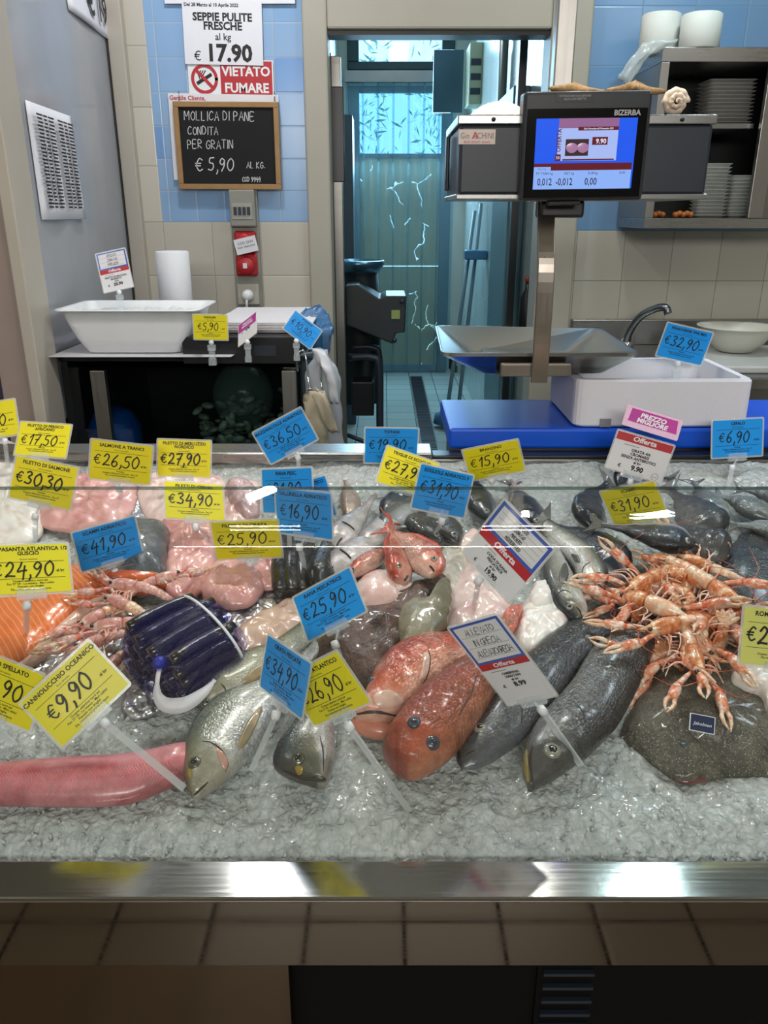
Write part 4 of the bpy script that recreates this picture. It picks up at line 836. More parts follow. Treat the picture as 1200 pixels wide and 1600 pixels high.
# ================================================================ price cards
YEL = simple('card_yellow', 'e6da10', .62, var=.03, coat=.12); BLU = simple('card_blue', '0f98ee', .4, var=.03, coat=.12); PAL = simple('card_pale_yellow', 'd9d873', .45, var=.03, coat=.12)
GRY = simple('card_white', 'dedde2', .45, var=.02, coat=.12); OFB = simple('card_border_blue', '3558b4', .45, coat=.4); PNK = simple('card_magenta', 'b42f94', .45, coat=.4); PNL = simple('card_pink_lace', 'e3bcd4', .5, var=.1, scale=200)
M_BALL = simple('white_joint', 'e8eaee', .35); M_STICK = clearplastic('clear_rod', 'd6dcde', .42, .1)
POSE = {
'anti':((-0.824,1.638,1.091),(0.832,0.548,-0.036,0.079),0.115,0.081),
'persico':((-0.727,1.652,1.046),(0.894,0.448,0.021,-0.026),0.115,0.081),
'salmone':((-0.599,1.336,1.055),(0.807,0.582,0.068,-0.076),0.115,0.081),
'tranci':((-0.490,1.428,1.064),(0.713,0.691,0.117,-0.003),0.115,0.081),
'merluzzo':((-0.413,1.587,1.024),(0.801,0.598,0.009,-0.014),0.115,0.081),
'cernia':((-0.353,1.404,0.996),(0.904,0.364,0.171,0.143),0.115,0.081),
'scampiblu':((-0.488,1.306,0.951),(0.676,0.681,0.165,0.229),0.115,0.081),
'cappasanta':((-0.509,1.047,1.021),(0.883,0.370,0.194,0.213),0.115,0.081),
'filorata':((-0.226,1.218,0.995),(0.622,0.783,-0.007,0.020),0.115,0.081),
'mazzancolle':((-0.201,1.586,1.072),(0.668,0.704,-0.097,0.222),0.115,0.081),
'blu21':((-0.165,1.286,1.057),(0.771,0.571,-0.236,-0.153),0.115,0.081),
'blumid':((-0.145,1.382,1.000),(0.779,0.584,-0.229,0.013),0.115,0.081),
'gall':((-0.130,1.209,1.045),(0.720,0.644,-0.200,-0.164),0.115,0.081),
'rana':((-0.086,1.119,0.927),(0.861,0.420,-0.278,0.073),0.115,0.081),
'oratapescata':((-0.133,0.924,0.921),(0.722,0.534,-0.288,-0.333),0.115,0.081),
'atlantico':((-0.074,0.868,0.935),(0.687,0.605,-0.399,0.052),0.115,0.081),
'cannolicchio':((-0.385,0.855,0.938),(0.781,0.497,-0.158,0.344),0.115,0.081),
'rombo':((-0.481,0.861,0.942),(0.782,0.595,-0.007,-0.184),0.115,0.081),
'blu19':((0.015,1.602,1.047),(0.689,0.724,0.037,0.013),0.115,0.081),
'triglie':((0.047,1.498,1.022),(0.856,0.486,0.153,-0.082),0.115,0.081),
'sogliole':((0.100,1.286,1.056),(0.754,0.598,0.266,0.062),0.115,0.081),
'branzino':((0.217,1.516,1.041),(0.587,0.794,-0.145,0.051),0.115,0.081),
'cromaris':((0.493,1.483,1.059),(0.729,0.667,0.032,-0.148),0.115,0.081),
'prezzo':((0.525,1.527,1.115),(0.826,0.542,0.068,-0.137),0.112,0.042),
'pandorine':((0.679,1.826,1.221),(0.681,0.724,0.095,-0.060),0.115,0.081),
'cefalo':((0.716,1.570,1.072),(0.776,0.627,0.042,0.061),0.115,0.081),
'scampigiallo':((0.460,1.383,0.997),(0.618,0.681,-0.387,-0.065),0.115,0.081),
'ro':((0.520,0.922,0.978),(0.824,0.562,0.066,-0.018),0.115,0.081),
'coda':((0.168,1.007,1.066),(0.663,0.594,-0.057,-0.452),0.105,0.105),
'umbrina':((0.158,0.929,0.939),(0.596,0.710,-0.371,0.045),0.085,0.155),
'baccala':((-0.814,2.519,1.336),(0.824,0.556,-0.056,0.098),0.095,0.125),
'cinque':((-0.536,2.514,1.168),(0.728,0.682,-0.046,-0.050),0.115,0.081),
'rosa':((-0.398,2.369,1.181),(0.872,0.333,-0.348,-0.086),0.085,0.085),
'dieci':((-0.268,2.681,1.138),(0.808,0.486,0.308,-0.127),0.115,0.081),

}
SM = 'Pescato\nOceano Atlantico nord est - Fao 27\nDa consumarsi previa cottura'
SM4 = 'Oceano atlantico nord est\nFao 27 VII - La manica - Mari celtici\nPescato con draghe\nDa consumarsi previa cottura'
NEAR = dict(persico=.93, merluzzo=.93, anti=.95, blu19=.94, scampiblu=.92, cernia=.95, blumid=.95, rana=.93, oratapescata=.94, atlantico=.97, scampigiallo=.96, umbrina=.92, triglie=.97, branzino=.97, tranci=.98, mazzancolle=.97, cinque=.925, dieci=.87, rosa=.97, rombo=1.045)
FOOT = dict(cannolicchio=.046, umbrina=.034, oratapescata=.036)   # rods stuck into the fish they stand on
def pose(k):
    p, q, w, h = POSE[k]; s = NEAR.get(k, 1)   # a smaller card standing nearer
    return Matrix.Translation(EYE+(Vector(p)-EYE)*s) @ Quaternion(q).to_matrix().to_4x4() @ Matrix.Scale(s, 4), w, h
def sticks(root, M, h, j, f):
    bottom = M @ Vector((0, -h/2, 0)); nrm = (M.to_3x3() @ Vector((0, 0, 1))).normalized(); up = (M.to_3x3() @ Vector((0, 1, 0))).normalized()
    MB().box(-.020, .020, -h/2-.006, -h/2+.010, -.003, .0035, M).build('holder', M_CLEAR, root, smooth=False, bevel=.001)
    J = bottom-up*.012-nrm*.002
    if j is not None:
        r = ray(*j); J = EYE+r*((bottom-up*.010-EYE).dot(FW)/r.dot(FW))
    MB().tube([bottom-up*.002, J], .0022, 6).build('neck', M_STICK, root)
    MB().lathe([(.001, -.006), (.0055, -.005), (.006, .0), (.0055, .006), (.001, .0065)], J, 12, up).build('joint', M_BALL, root)
    d = (f-J); b = d.cross(nrm).normalized()*.0042; e = d.cross(b).normalized()*.0016
    MB().loft([[p+b+e, p-b+e, p-b-e, p+b-e] for p in (J, f)], True).build('stick', M_STICK, root, smooth=False)
def card(key, col, label, title, price, sub='Nome scientifico', small=SM, j=None, f=None, fpx=None, clip=False, tsize=.0085, seed=0, ink=.0023, psz=.0225):
    M, w, h = pose(key)
    bottom = M @ Vector((0, -h/2, 0)); rn = random.Random(hash(key) % 1000 if False else sum(map(ord, key)))
    if clip: f = bottom-Vector((0, 0, clip))
    elif fpx: f = IP(fpx[0], fpx[1], FOOT.get(key, -.004))
    else:
        f = bottom+Vector((0, .0, 0)); f.z = P0.z+(f.y-P0.y)*math.tan(AL)-.004
    root = thing('price_card', label, 'price tag', tuple(f), {'y': 'yellow price cards', 'b': 'blue price cards'}.get('y' if col in (YEL, PAL) else 'b'))
    rr = [(x, y) for x, y in rrect(w, h, .004, 4)]
    MB().prism(rr, M, -.0007, .0002).build('laminate', M_CLEAR2, root, smooth=False)
    MB().prism([(x, y) for x, y in rrect(w-.007, h-.007, .002, 3)], M, -.0004, .0005).build('card', col, root, smooth=False)
    z = .0008; m = MB(); n = title.count('\n')
    m.text(title, 0, h/2-.0135+(.001 if n else 0), tsize, M, z, 'CENTER', .03, lead=.85)
    ty = h/2-.0185-(.0075 if n else 0); m.text(sub, 0, ty-.001, .0036, M, z)
    ln = .0006; yl = ty-.004
    m.box(-w/2+.010, w/2-.010, yl-ln/2, yl+ln/2, z-.0001, z, M); m.box(-w/2+.010, w/2-.010, -.0145-ln/2, -.0145+ln/2, z-.0001, z, M)
    m.text('al kg', w/2-.016, -.006, .0058, M, z, 'CENTER', .03); m.text(small, 0, -.0195, .0044, M, z, 'CENTER', .015, lead=.95)
    m.build('printed_text', M_INK, root, smooth=False)
    m = MB(); tw = handw('€', psz*.8)+.004+handw(price, psz); x = -tw/2-.007; ymid = (yl-.0145)/2-psz*.46
    x = hand(m, '€', x, ymid+.002, psz*.8, ink*.75, M, z+.0003, .1, .02, 1, rn)+.003
    hand(m, price, x, ymid, psz, ink, M, z+.0003, .12, .05, 1, rn); m.build('handwritten_price', M_INK, root, smooth=False)
    if clip: anyclip(root, bottom, f)
    else: sticks(root, M, h, j, f)
    return root
Y, B = YEL, BLU
card('anti', Y, 'yellow price card cut off by the left edge behind the African perch card', 'FILETTI\nSURGELATI', '15,00', j=(8, 690), fpx=(14, 742))
card('persico', Y, 'yellow price card for African perch fillet at 17,50 on the far left', 'FILETTO DI PERSICO\nAFRICANO', '17,50', ink=.0024)
card('salmone', Y, 'yellow price card for salmon fillet at 30,30 in front of the African perch card', 'FILETTO DI SALMONE', '30,30', j=(55, 808), fpx=(55, 850), ink=.0030)
card('tranci', Y, 'yellow price card for salmon steaks at 26,50', 'SALMONE A TRANCI', '26,50', fpx=(190, 775), ink=.0024)
card('merluzzo', Y, 'yellow price card for northern cod fillet at 27,90', 'FILETTO DI MERLUZZO\nNORDICO', '27,90', ink=.0032)
card('cernia', Y, 'yellow price card for grouper fillets below the northern cod card', 'FILETTI DI CERNIA', '34,90', fpx=(304, 835), ink=.0028)
card('scampiblu', B, 'blue price card for Adriatic scampi at 41,90 over the salmon piece', 'SCAMPI ADRIATICO', '41,90', j=(180, 894), fpx=(193, 962))
card('cappasanta', Y, 'yellow price card for Atlantic scallops at 24,90 over the salmon fillet', 'CAPPASANTA ATLANTICA 1/2\nGUSCIO', '24,90', 'Pecten maximus', SM4, j=(42, 947), fpx=(40, 1012), tsize=.0080, ink=.0024)
card('filorata', Y, 'yellow price card for bream fillet at 25,90 above the pink fillets', 'FILETTO DI ORATA', '25,90', j=(391, 882), fpx=(391, 952), ink=.0022)
card('mazzancolle', B, 'tilted blue price card for Adriatic prawns at 36,50 under the hanging paper bags', 'MAZZANCOLLE ADRIATICO', '36,50', small=SM4, fpx=(470, 765), ink=.0022)
card('blu21', B, 'blue price card reading 21 behind two other blue cards', 'RANA PESC.', '21,90')
card('blumid', B, 'tilted blue price card sandwiched between two blue cards left of centre', 'PESCE SPADA ADRIATICO', '19,50', fpx=(490, 850))
card('gall', B, 'blue price card at 16,90, frontmost of the three overlapping blue cards', 'GALLINELLA ADRIATICO', '16,90', j=(468, 855), fpx=(484, 915))
card('rana', B, 'blue price card for monkfish at 25,90 on the brown monkfish', 'RANA PESCATRICE', '25,90', small=SM4, j=(524, 1008), fpx=(545, 1060))
card('oratapescata', B, 'blue price card for wild bream at 34,90 turned sideways over the front bream', 'ORATA PESCATA', '34,90', small=SM4, j=(431, 1118), fpx=(392, 1205))
card('atlantico', Y, 'yellow price card at 26,90 behind the blue wild bream card', 'SCORFANO ATLANTICO', '26,90', small=SM4, j=(546, 1136), fpx=(640, 1268))
card('cannolicchio', Y, 'large tilted yellow price card for razor clams at 9,90 in the foreground', 'CANNOLICCHIO OCEANICO', '9,90', 'Ensis directus', SM4, j=(165, 1130), fpx=(288, 1232), tsize=.0084, ink=.0028)
card('rombo', Y, 'yellow price card for skinned turbot partly behind the razor clam card', 'ROMBO SPELLATO', '20,90', 'Psetta maxima', SM4, fpx=(20, 1160), ink=.0026)
card('blu19', B, 'blue price card reading 19,90 standing at the back edge of the counter', 'TOTANI', '19,90')
card('triglie', Y, 'yellow price card for red mullet at 27,90 between two blue cards', 'TRIGLIE DI SCOGLIO', '27,90', small=SM4, fpx=(610, 800), ink=.0026)
card('sogliole', B, 'blue price card for Adriatic sole at 31,90 in front of the mullet card', 'SOGLIOLE ADRIATICO F', '31,90', j=(690, 815), fpx=(672, 850), ink=.0022)
card('branzino', Y, 'yellow price card for sea bass at 15,90 before the blue cutting board', 'BRANZINO', '15,90', j=(768, 752), fpx=(775, 795))
card('pandorine', B, 'blue price card at 32,90 clipped to the polystyrene box', 'PANDORINE VIVE MIX', '32,90', clip=.065)
card('cefalo', B, 'blue price card for grey mullet at 6,90 at the right counter edge', 'CEFALO', '6,90', j=(1144, 731), fpx=(1125, 828))
card('scampigiallo', Y, 'yellow price card for scampi at 31,90 above the scampi heap', 'SCAMPI', '31,90', small=SM4, j=(1020, 826), fpx=(1052, 905))
card('ro', PAL, 'pale yellow price card cut by the right edge over the turbot', 'ROMBO CHIODATO', '24,90', ink=.0030)
card('cinque', Y, 'small yellow price card at 5,90 clipped to the dark cabinet', 'FASOLARI', '5,90', clip=.07)
card('dieci', B, 'small blue price card at 10,90 clipped to the right end of the dark cabinet', 'VONGOLE', '10,90', clip=.06)
rod_ = bpy.data.objects
# offer cards
def offer(key, label, lines, price, blue=True, hand_lines=(), j=None, fpx=None, clip=False, split=.42, toplabel=None):
    M, w, h = pose(key); bottom = M @ Vector((0, -h/2, 0))
    f = bottom-Vector((0, 0, clip)) if clip else (IP(fpx[0], fpx[1], FOOT.get(key, -.004)) if fpx else bottom-Vector((0, 0, .06)))
    root = thing('offer_card', label, 'price tag', tuple(f), 'offer price cards')
    MB().prism(rrect(w, h, .004, 4), M, -.0007, .0002).build('laminate', M_CLEAR2, root, smooth=False)
    MB().prism(rrect(w-.005, h-.005, .002, 3), M, -.0004, .0005).build('card', GRY, root, smooth=False)
    z = .0006; i = w/2-.0035; yt = h/2-.0035; k = w/.115; ys = yt
    if blue:
        ys = yt-h*split
        m = MB(); bw = .0055*k
        for b in ((-i, i, yt-bw, yt), (-i, i, ys, ys+bw), (-i, -i+bw, ys+bw, yt-bw), (i-bw, i, ys+bw, yt-bw)): m.box(b[0], b[1], b[2], b[3], z-.0001, z, M)
        m.build('blue_border', OFB, root, smooth=False)
        m = MB(); rn = random.Random(len(label)); n = len(hand_lines); gap = (yt-ys-2*bw)/(n+.3)
        for q_, s_ in enumerate(hand_lines):
            hh = gap*.55; ww = handw(s_, hh, .8); g = min(.8, .8*(w-.03)/ww); hand(m, s_, -handw(s_, hh, g)/2, yt-bw-gap*(q_+.85), hh, .0009, M, z+.0002, .2, .08, g, rn)
            m.box(-i+bw*1.6, i-bw*1.6, yt-bw-gap*(q_+.97), yt-bw-gap*(q_+.97)+.0003, z, z+.0001, M)
        m.build('handwriting', M_INK, root, smooth=False)
    bh = .0155*k
    MB().box(-i, i, ys-bh, ys, z-.0001, z+.0001, M).build('red_band', M_RED, root, smooth=False)
    MB().text('Offerta', 0, ys-bh+.0042*k, .0135*k, M, z+.0004, 'CENTER', .03, 1.15, .1).build('band_lettering', M_PAPER, root, smooth=False)
    m = MB(); rest = ys-bh-(-h/2+.004); n = len(lines); fs = min(.0082*k, rest/(n+2.2)*.8); y = ys-bh-fs*.6
    m.text('sconto riservato ai soci', -w*.18, y-fs*.25, fs*.42, M, z+.0003, 'CENTER', .02); y -= fs*.55
    for s_ in lines: y -= fs*.98; m.text(s_, 0, y, fs, M, z+.0003, 'CENTER', .04)
    y -= fs*1.75; m.text('€', -w*.27, y, fs*1.3, M, z+.0003, 'CENTER', .02); m.text(price, w*.03, y, fs*1.85, M, z+.0003, 'CENTER', .045)
    m.build('printed_text', M_INK, root, smooth=False)
    if clip: anyclip(root, bottom, f)
    else: sticks(root, M, h, j, f)
    return root
r_ = offer('cromaris', 'white bream offer card at 9.90 with a pink strip on top', ['ORATA 4/6', 'CROMARIS', 'SENZA ANTIBIOTICI', 'al kg'], '9.90', False, fpx=(1000, 775))
M, w, h = pose('prezzo')
MB().prism(rrect(w, h, .003, 3), M, -.0005, .0003).build('pink_lace_strip', PNL, r_, smooth=False)
MB().prism([(-w*.42, -h*.22), (w*.45, -h*.22), (w*.42, h*.40), (-w*.40, h*.40)], M, .0003, .0006).build('magenta_panel', PNK, r_, smooth=False)
MB().text('PREZZO\nMIGLIORE', .0, h*.08, .0125, M, .0009, 'CENTER', .04, 1.1, .15, .85).build('strip_lettering', M_PAPER, r_, smooth=False)
Mc = pose('cromaris')[0]; m = MB()
ring = [(.040+.0065*math.cos(a), -.030+.0065*math.sin(a)) for a in [2*math.pi*k/24 for k in range(25)]]; m.ribbon(ring, .0006, Mc, .001); m.text('COOP' if False else 'pesce', .040, -.0312, .0034, Mc, .001); m.build('round_stamp', M_INK, r_, smooth=False)
offer('coda', 'tilted white and blue offer card for monkfish tail at 19.90', ['CODA DI RANA', 'PESCATRICE', 'al kg'], '19.90', True, ('PESCATO', 'ZONA FAO', 'MAR NERO', 'MEDITERRANEO'), (748, 908), (738, 962), False, .44)
offer('umbrina', 'white and blue offer card for umbrina lying over the dark fish', ['OMBRINA', '1000/1500', 'al kg'], '8.99', True, ('ALLEVATO', 'IN GRECIA', 'ALLEVATO GRECIA'), (848, 1111), (908, 1196), False, .46)
offer('baccala', 'white and blue offer card at 20.90 standing on the white tub', ['FILETTO DI BACCALA', 'BAGNATO', 'al kg'], '20.90', True, ('PESCATO', 'ZONA FAO', 'MERLUZZO'), clip=.065)
offer('rosa', 'small pink and white offer card clipped to the dark cabinet front', ['SEPPIA', 'al kg'], '8.90', False, clip=.06)
M, w, h = pose('rosa'); rr_ = [o for o in bpy.data.objects if o.name.startswith('offer_card')][-1]
MB().box(-w/2+.004, w/2-.004, h/2-.036, h/2-.003, .0009, .0011, M).build('magenta_panel', PNK, rr_, smooth=False)
MB().text('PREZZO\nMIGLIORE', 0, h/2-.018, .011, M, .0014, 'CENTER', .03, 1, .15, .85).build('strip_lettering', M_PAPER, rr_, smooth=False)
# ================================================================ fish
def fish_mat(name, stops, scales=(75, 30), samt=.30, bump=.35, metal=.15, rough=.26, mottle=None, mamt=.3, mscale=12, head=None, uvn=.10, grain=.25):
    t = NT(name); uv = t.n('UVMap', _set={'uv_map': 'UVMap'}); sp = t.n('SeparateXYZ', Vector=uv).node; u, v = sp.outputs[0], sp.outputs[1]
    o = t.obj(); nz = t.noise(o, 26, 5, .6)
    vv = t.math('ADD', v, t.math('MULTIPLY', t.math('SUBTRACT', nz, .5), uvn*2))
    col = t.ramp(vv, stops)
    sc = t.n('VectorMath', _set={'operation': 'MULTIPLY'}, i0=uv, i1=(scales[0], scales[1], 1))
    vo = t.n('TexVoronoi', Vector=sc, Scale=1.0)
    fade = t.ramp(u, [(.0, 0.15), (.2, .25), (.27, 1), (1, 1)])
    sm = t.math('MULTIPLY', t.math('MULTIPLY', vo, fade), samt*1.9, clamp=True)
    col = t.mix(sm, col, '1c2024')
    if mottle: col = t.mix(t.math('MULTIPLY', t.ramp(t.noise(o, mscale, 6, .65), [(.42, 0.), (.62, 1.)]), mamt), col, mottle)
    if head: col = t.mix(t.math('MULTIPLY', t.ramp(u, [(0, 1.), (.16, .9), (.25, 0.), (1, 0.)]), t.math('ADD', .45, t.math('MULTIPLY', nz, .5))), col, head)
    gr = t.noise(o, 260, 3, .7); col = t.mix(t.math('MULTIPLY', t.ramp(t.noise(o, 38, 6, .7), [(.35, 1.), (.6, 0.)]), .30), col, '23272a'); col = t.mix(t.math('MULTIPLY', t.math('SUBTRACT', .62, gr, clamp=True), grain*2), col, '101214')
    bh = t.math('ADD', t.math('MULTIPLY', t.math('MULTIPLY', vo, fade), -1), t.math('MULTIPLY', t.noise(o, 120, 3), .8))
    t.P(Base_Color=col, Metallic=metal, Roughness=t.math('ADD', t.math('MULTIPLY', t.noise(o, 50, 3), .22), rough-.1), Normal=t.bump(bh, bump*1.5, .0016), Coat_Weight=.35, Coat_Roughness=.16)
    return t.m
BREAM_P = [(0, .05, .05, .10), (.02, .22, .16, .25), (.06, .44, .34, .45), (.12, .68, .56, .66), (.2, .90, .80, .88), (.32, 1, 1, 1), (.5, .90, .92, .85), (.7, .58, .56, .55), (.85, .25, .25, .25), (.92, .19, .19, .17), (.96, .2, .2, .14)]
BASS_P = [(0, .08, .10, .14), (.02, .22, .24, .3), (.06, .40, .42, .48), (.14, .68, .66, .72), (.24, .92, .86, .95), (.4, 1, 1, 1), (.55, .94, .95, .92), (.72, .64, .62, .62), (.87, .30, .30, .28), (.93, .24, .24, .2), (.97, .25, .25, .16)]
BLUNT_P = [(0, .30, .40, .40), (.02, .50, .55, .55), (.06, .70, .72, .72), (.14, .92, .9, .92), (.24, 1, 1, 1), (.4, .92, .92, .9), (.6, .66, .62, .6), (.8, .34, .32, .3), (.92, .2, .2, .2), (.97, .2, .2, .14)]
EYE_W = simple('eye_silver', '9a9c90', .15, .3, coat=1); EYE_D = simple('eye_ring_dark', '5c5e52', .2, .3, coat=.6); EYE_B = simple('eye_black', '0b0d12', .06, coat=1); EYE_C = simple('eye_cloudy', '3c4656', .25, coat=.3); EYE_Y = simple('eye_gold', 'a89a50', .15, .3, coat=1)
FIN = simple('fin_grey', '5a5a56', .35, var=.2, scale=60, coat=.4); FIN_T = simple('fin_tan', 'a3916e', .35, var=.2, scale=60, coat=.4); FIN_R = simple('fin_red', 'c4503a', .35, var=.25, scale=50, coat=.4); FIN_P = simple('fin_pale', 'b5b8b6', .35, var=.1, coat=.4)
M_MOUTH = simple('mouth_dark', '2a2220', .4); M_LIP = simple('mouth_ochre', '8a7a48', .35, coat=.4)
def interp(tab, s):
    for a, b in zip(tab, tab[1:]):
        if s <= b[0]:
            f = (s-a[0])/(b[0]-a[0]); f = f*f*(3-2*f) if a[0] > .15 else f
            return [a[k]+(b[k]-a[k])*f for k in range(1, len(a))]
    return tab[-1][1:]
def fish(name, label, cat, pts, H, T, mat, up=1, roll=0, lift=.0, prof=BASS_P, group=None, eye=(.11, .66, .009), eyes=None, eyec=(EYE_W, EYE_B), pect=(.27, .42, .16, .05, FIN_T), dors=(.3, .82, .14, FIN), tail=(FIN, .22, 1.1), gill=.235, mouth=(.07, .38), wig=0, mouthmat=None, tilt=0, lumps=0, extra_h=None, gillcol=None):
    n = 64; NTH = 32; T = T*.82
    hs = extra_h or [0]*len(pts)
    cp = [IP(px, py, lift+T*.46+hs[i]) for i, (px, py) in enumerate(pts)]; P = crom(cp, n)
    root_loc = P[n//3]-E3*(T*.46)
    rings = []; fr = []
    for i in range(n):
        d = (P[min(i+1, n-1)]-P[max(i-1, 0)]).normalized(); side = E3.cross(d).normalized()*up; nn = d.cross(side)*up
        if nn.dot(E3) < 0: nn = -nn
        r = math.radians(roll); D = side*math.cos(r)+nn*math.sin(r); N = nn*math.cos(r)-side*math.sin(r); fr.append((d, D, N))
    def pt(s, th, off=0):
        x = s*(n-1); i = min(int(x), n-2); f = x-i; c = P[i].lerp(P[i+1], f); D = fr[i][1].lerp(fr[i+1][1], f); N = fr[i][2].lerp(fr[i+1][2], f)
        a, b, t_ = interp(prof, s); a *= H/2; b *= H/2; t_ *= T/2
        cs, sn = math.cos(th), math.sin(th)
        rad = 1.0
        if gill:
            gl_ = gill+.035*math.cos(th*1)-.05*abs(cs)**2*0
            if s > .06: rad += .055*(1/(1+math.exp((s-gl_)*220)))*min(1, (s-.06)/.1)*abs(sn)
        if lumps: rad += lumps*noise.noise(c*42+Vector((th, 0, 0)))+lumps*.5*noise.noise(c*110+Vector((th*2, 0, 0)))
        e = abs(sn)**.9*(1 if sn >= 0 else -.8)
        return c+D*((a if cs > 0 else b)*cs*rad+off*cs)+N*(t_*e*rad+off*sn)
    uvs = []
    for i in range(n):
        s = i/(n-1); rings.append([pt(s, 2*math.pi*k/NTH) for k in range(NTH)]); uvs += [(s, .5+.5*math.cos(2*math.pi*k/NTH)) for k in range(NTH)]
    root = thing(name, label, cat, tuple(root_loc), group)
    MB().loft(rings, True, True, uvs).build('body', mat, root)
    def vth(v): return math.acos(max(-1, min(1, 2*v-1)))
    for (s, v, r) in (eyes or ([eye] if eye else [])):
        th = vth(abs(v)) if v >= 0 else -vth(-v)
        p = pt(s, th); N = ((pt(s+.02, th)-pt(s-.02, th)).cross(pt(s, th+.1)-pt(s, th-.1))).normalized()
        if N.dot(p-P[int(s*(n-1))]) < 0: N = -N
        Q = Vector((0, 0, 1)).rotation_difference(N).to_matrix()
        ey = MB().ball(p-N*r*.05, r, r, r*.5, 18, 10, Q).build('eye', eyec[0], root)
        MB().ball(p+N*r*.16, r*.60, r*.60, r*.36, 16, 8, Q).build('pupil', eyec[1], ey)
    if pect:
        s0, v0, L, wd, fm = pect; g = []
        Lf = sum((P[i+1]-P[i]).length for i in range(n-1))
        for i in range(9):
            f = i/8; s = s0+f*L; half = wd*(.25+.75*math.sin(math.pi*min(.98, .12+f*.72)))*(1 if f < .9 else .7); row = []
            for k in range(7): v = max(.02, v0-.10*f+half*(k/6-.5)*2); row.append(pt(s, vth(v), .0022+.003*f))
            g.append(row)
        MB().loft(g, False, False).build('pectoral_fin', fm, root, solid=.0014)
    if dors:
        a, b, hh, fm = dors; g = []; m_ = 22
        for i in range(m_):
            f = i/(m_-1); s = a+(b-a)*f; h_ = hh*H*(math.sin(math.pi*min(1, f*.9+.1))**.5)*(1-.45*f)*(.8+.2*(i % 2)); p = pt(s, 0); q = pt(s, .05); D = fr[int(s*(n-1))][1]; dd = fr[int(s*(n-1))][0]
            g.append([pt(s, .0, -.002), p+D*h_*.5+dd*h_*.2, p+D*h_+dd*h_*.45])
        MB().loft(g, False, False).build('dorsal_fin', fm, root, solid=.0014)
    if tail:
        fm, L, w = tail; L *= H*2.4*.5; d, D, N = fr[-1]; c = P[-1]-d*.004; g = []; hb = H/2*.2
        for i in range(7):
            f = i/6; row = []
            for k in range(9):
                q = k/4-1; row.append(c+d*(L*f*(1-.38*f*(1-abs(q)**1.3)))+D*(q*(hb+(H/2*w-hb)*f))+N*(.003*math.sin(q*6)*f))
            g.append(row)
        MB().loft(g, False, False).build('tail_fin', fm, root, solid=.0015)
    if mouth:
        L, v = mouth; MB().tube([pt(.001+L*i/7, vth(v+.02*math.sin(i*.5)), .0004) for i in range(8)], [.0012]+[.0018]*6+[.0008], 6).build('mouth', mouthmat or M_MOUTH, root)
    if gillcol:
        pts_ = [pt(gill+.012+.035*math.cos(vth(v)), vth(v), .0004) for v in [.22+.06*i for i in range(9)]]
        MB().tube(pts_, [.0008]+[.0022]*7+[.0008], 6).build('gill_edge', gillcol, root)
    return root
def bream_stops(): return [(0, 'd9dcdc'), (.3, 'c7cac4'), (.55, 'aab0a4'), (.75, '7f8a80'), (.9, '4c5862'), (1, '2c3540')]
MF_BREAM = fish_mat('bream_skin', [(0, 'dfe0de'), (.35, 'cfd0c8'), (.6, 'b4b8aa'), (.8, '868f80'), (.93, '5a6668'), (1, '3c4650')], (90, 34), .26, .3, .22, .26, head='8c8462')
MF_BREAM2 = fish_mat('bream_skin_olive', [(0, 'd6d6c8'), (.4, 'b9b99e'), (.7, '94967a'), (.92, '5f6656'), (1, '3e463f')], (90, 34), .26, .3, .15, .28, head='7a745c')
MF_BASS = fish_mat('bass_skin', [(0, 'f0f0ee'), (.3, 'dcdcd4'), (.48, 'b4b4a4'), (.68, '77786c'), (.86, '45484a'), (1, '2c3034')], (120, 44), .22, .3, .2, .24)
MF_UMB = fish_mat('umbrina_skin', [(0, 'a6a8a6'), (.25, '7d7f7e'), (.5, '686a69'), (.8, '4e5052'), (1, '3a3d40')], (85, 32), .38, .5, .25, .27, head='555652')
MF_UMBD = fish_mat('umbrina_skin_dark', [(0, '737880'), (.3, '54585c'), (.6, '454a4c'), (1, '303438')], (85, 32), .38, .5, .25, .26)
MF_DARK = fish_mat('dark_blue_skin', [(0, 'c8ccd0'), (.18, '8a929a'), (.34, '333c48'), (.7, '1f2834'), (1, '161c26')], (80, 30), .3, .3, .2, .2, uvn=.05)
MF_DARKG = fish_mat('dark_grey_skin', [(0, '8a8a88'), (.25, '56585a'), (.6, '3c3e40'), (1, '2a2c2e')], (80, 30), .3, .4, .12, .26)
MF_GREY = fish_mat('grey_mullet_skin', [(0, 'd0d2d0'), (.3, 'b0b4b2'), (.6, '868b8a'), (1, '585e60')], (60, 20), .24, .3, .2, .27)
MF_WHT = fish_mat('whiting_skin', [(0, 'f0eeec'), (.4, 'd8d4d2'), (.7, 'b4aeac'), (1, '7e7876')], (130, 50), .12, .2, .15, .26, mottle='c89a90', mamt=.25)
MF_MUL = fish_mat('mullet_skin', [(0, 'f0cabc'), (.3, 'eaa890'), (.6, 'dd7352'), (.85, 'cf5138'), (1, 'b8442e')], (36, 14), .22, .35, .1, .28, mottle='f0d0c0', mamt=.45, mscale=30)
MF_SCO = fish_mat('scorpionfish_skin', [(0, 'f0b8a2'), (.25, 'e88f70'), (.5, 'd9613f'), (.8, 'c24a30'), (1, '9c3a28')], (60, 24), .25, .6, .05, .30, mottle='f2c4ae', mamt=.5, mscale=22, uvn=.25)
MF_SCO2 = fish_mat('scorpionfish_head_skin', [(0, 'd88a68'), (.3, 'c2603f'), (.6, 'b24c32'), (1, '9a3e29')], (70, 26), .22, .7, .05, .34, mottle='7a4632', mamt=.6, mscale=34, uvn=.25)
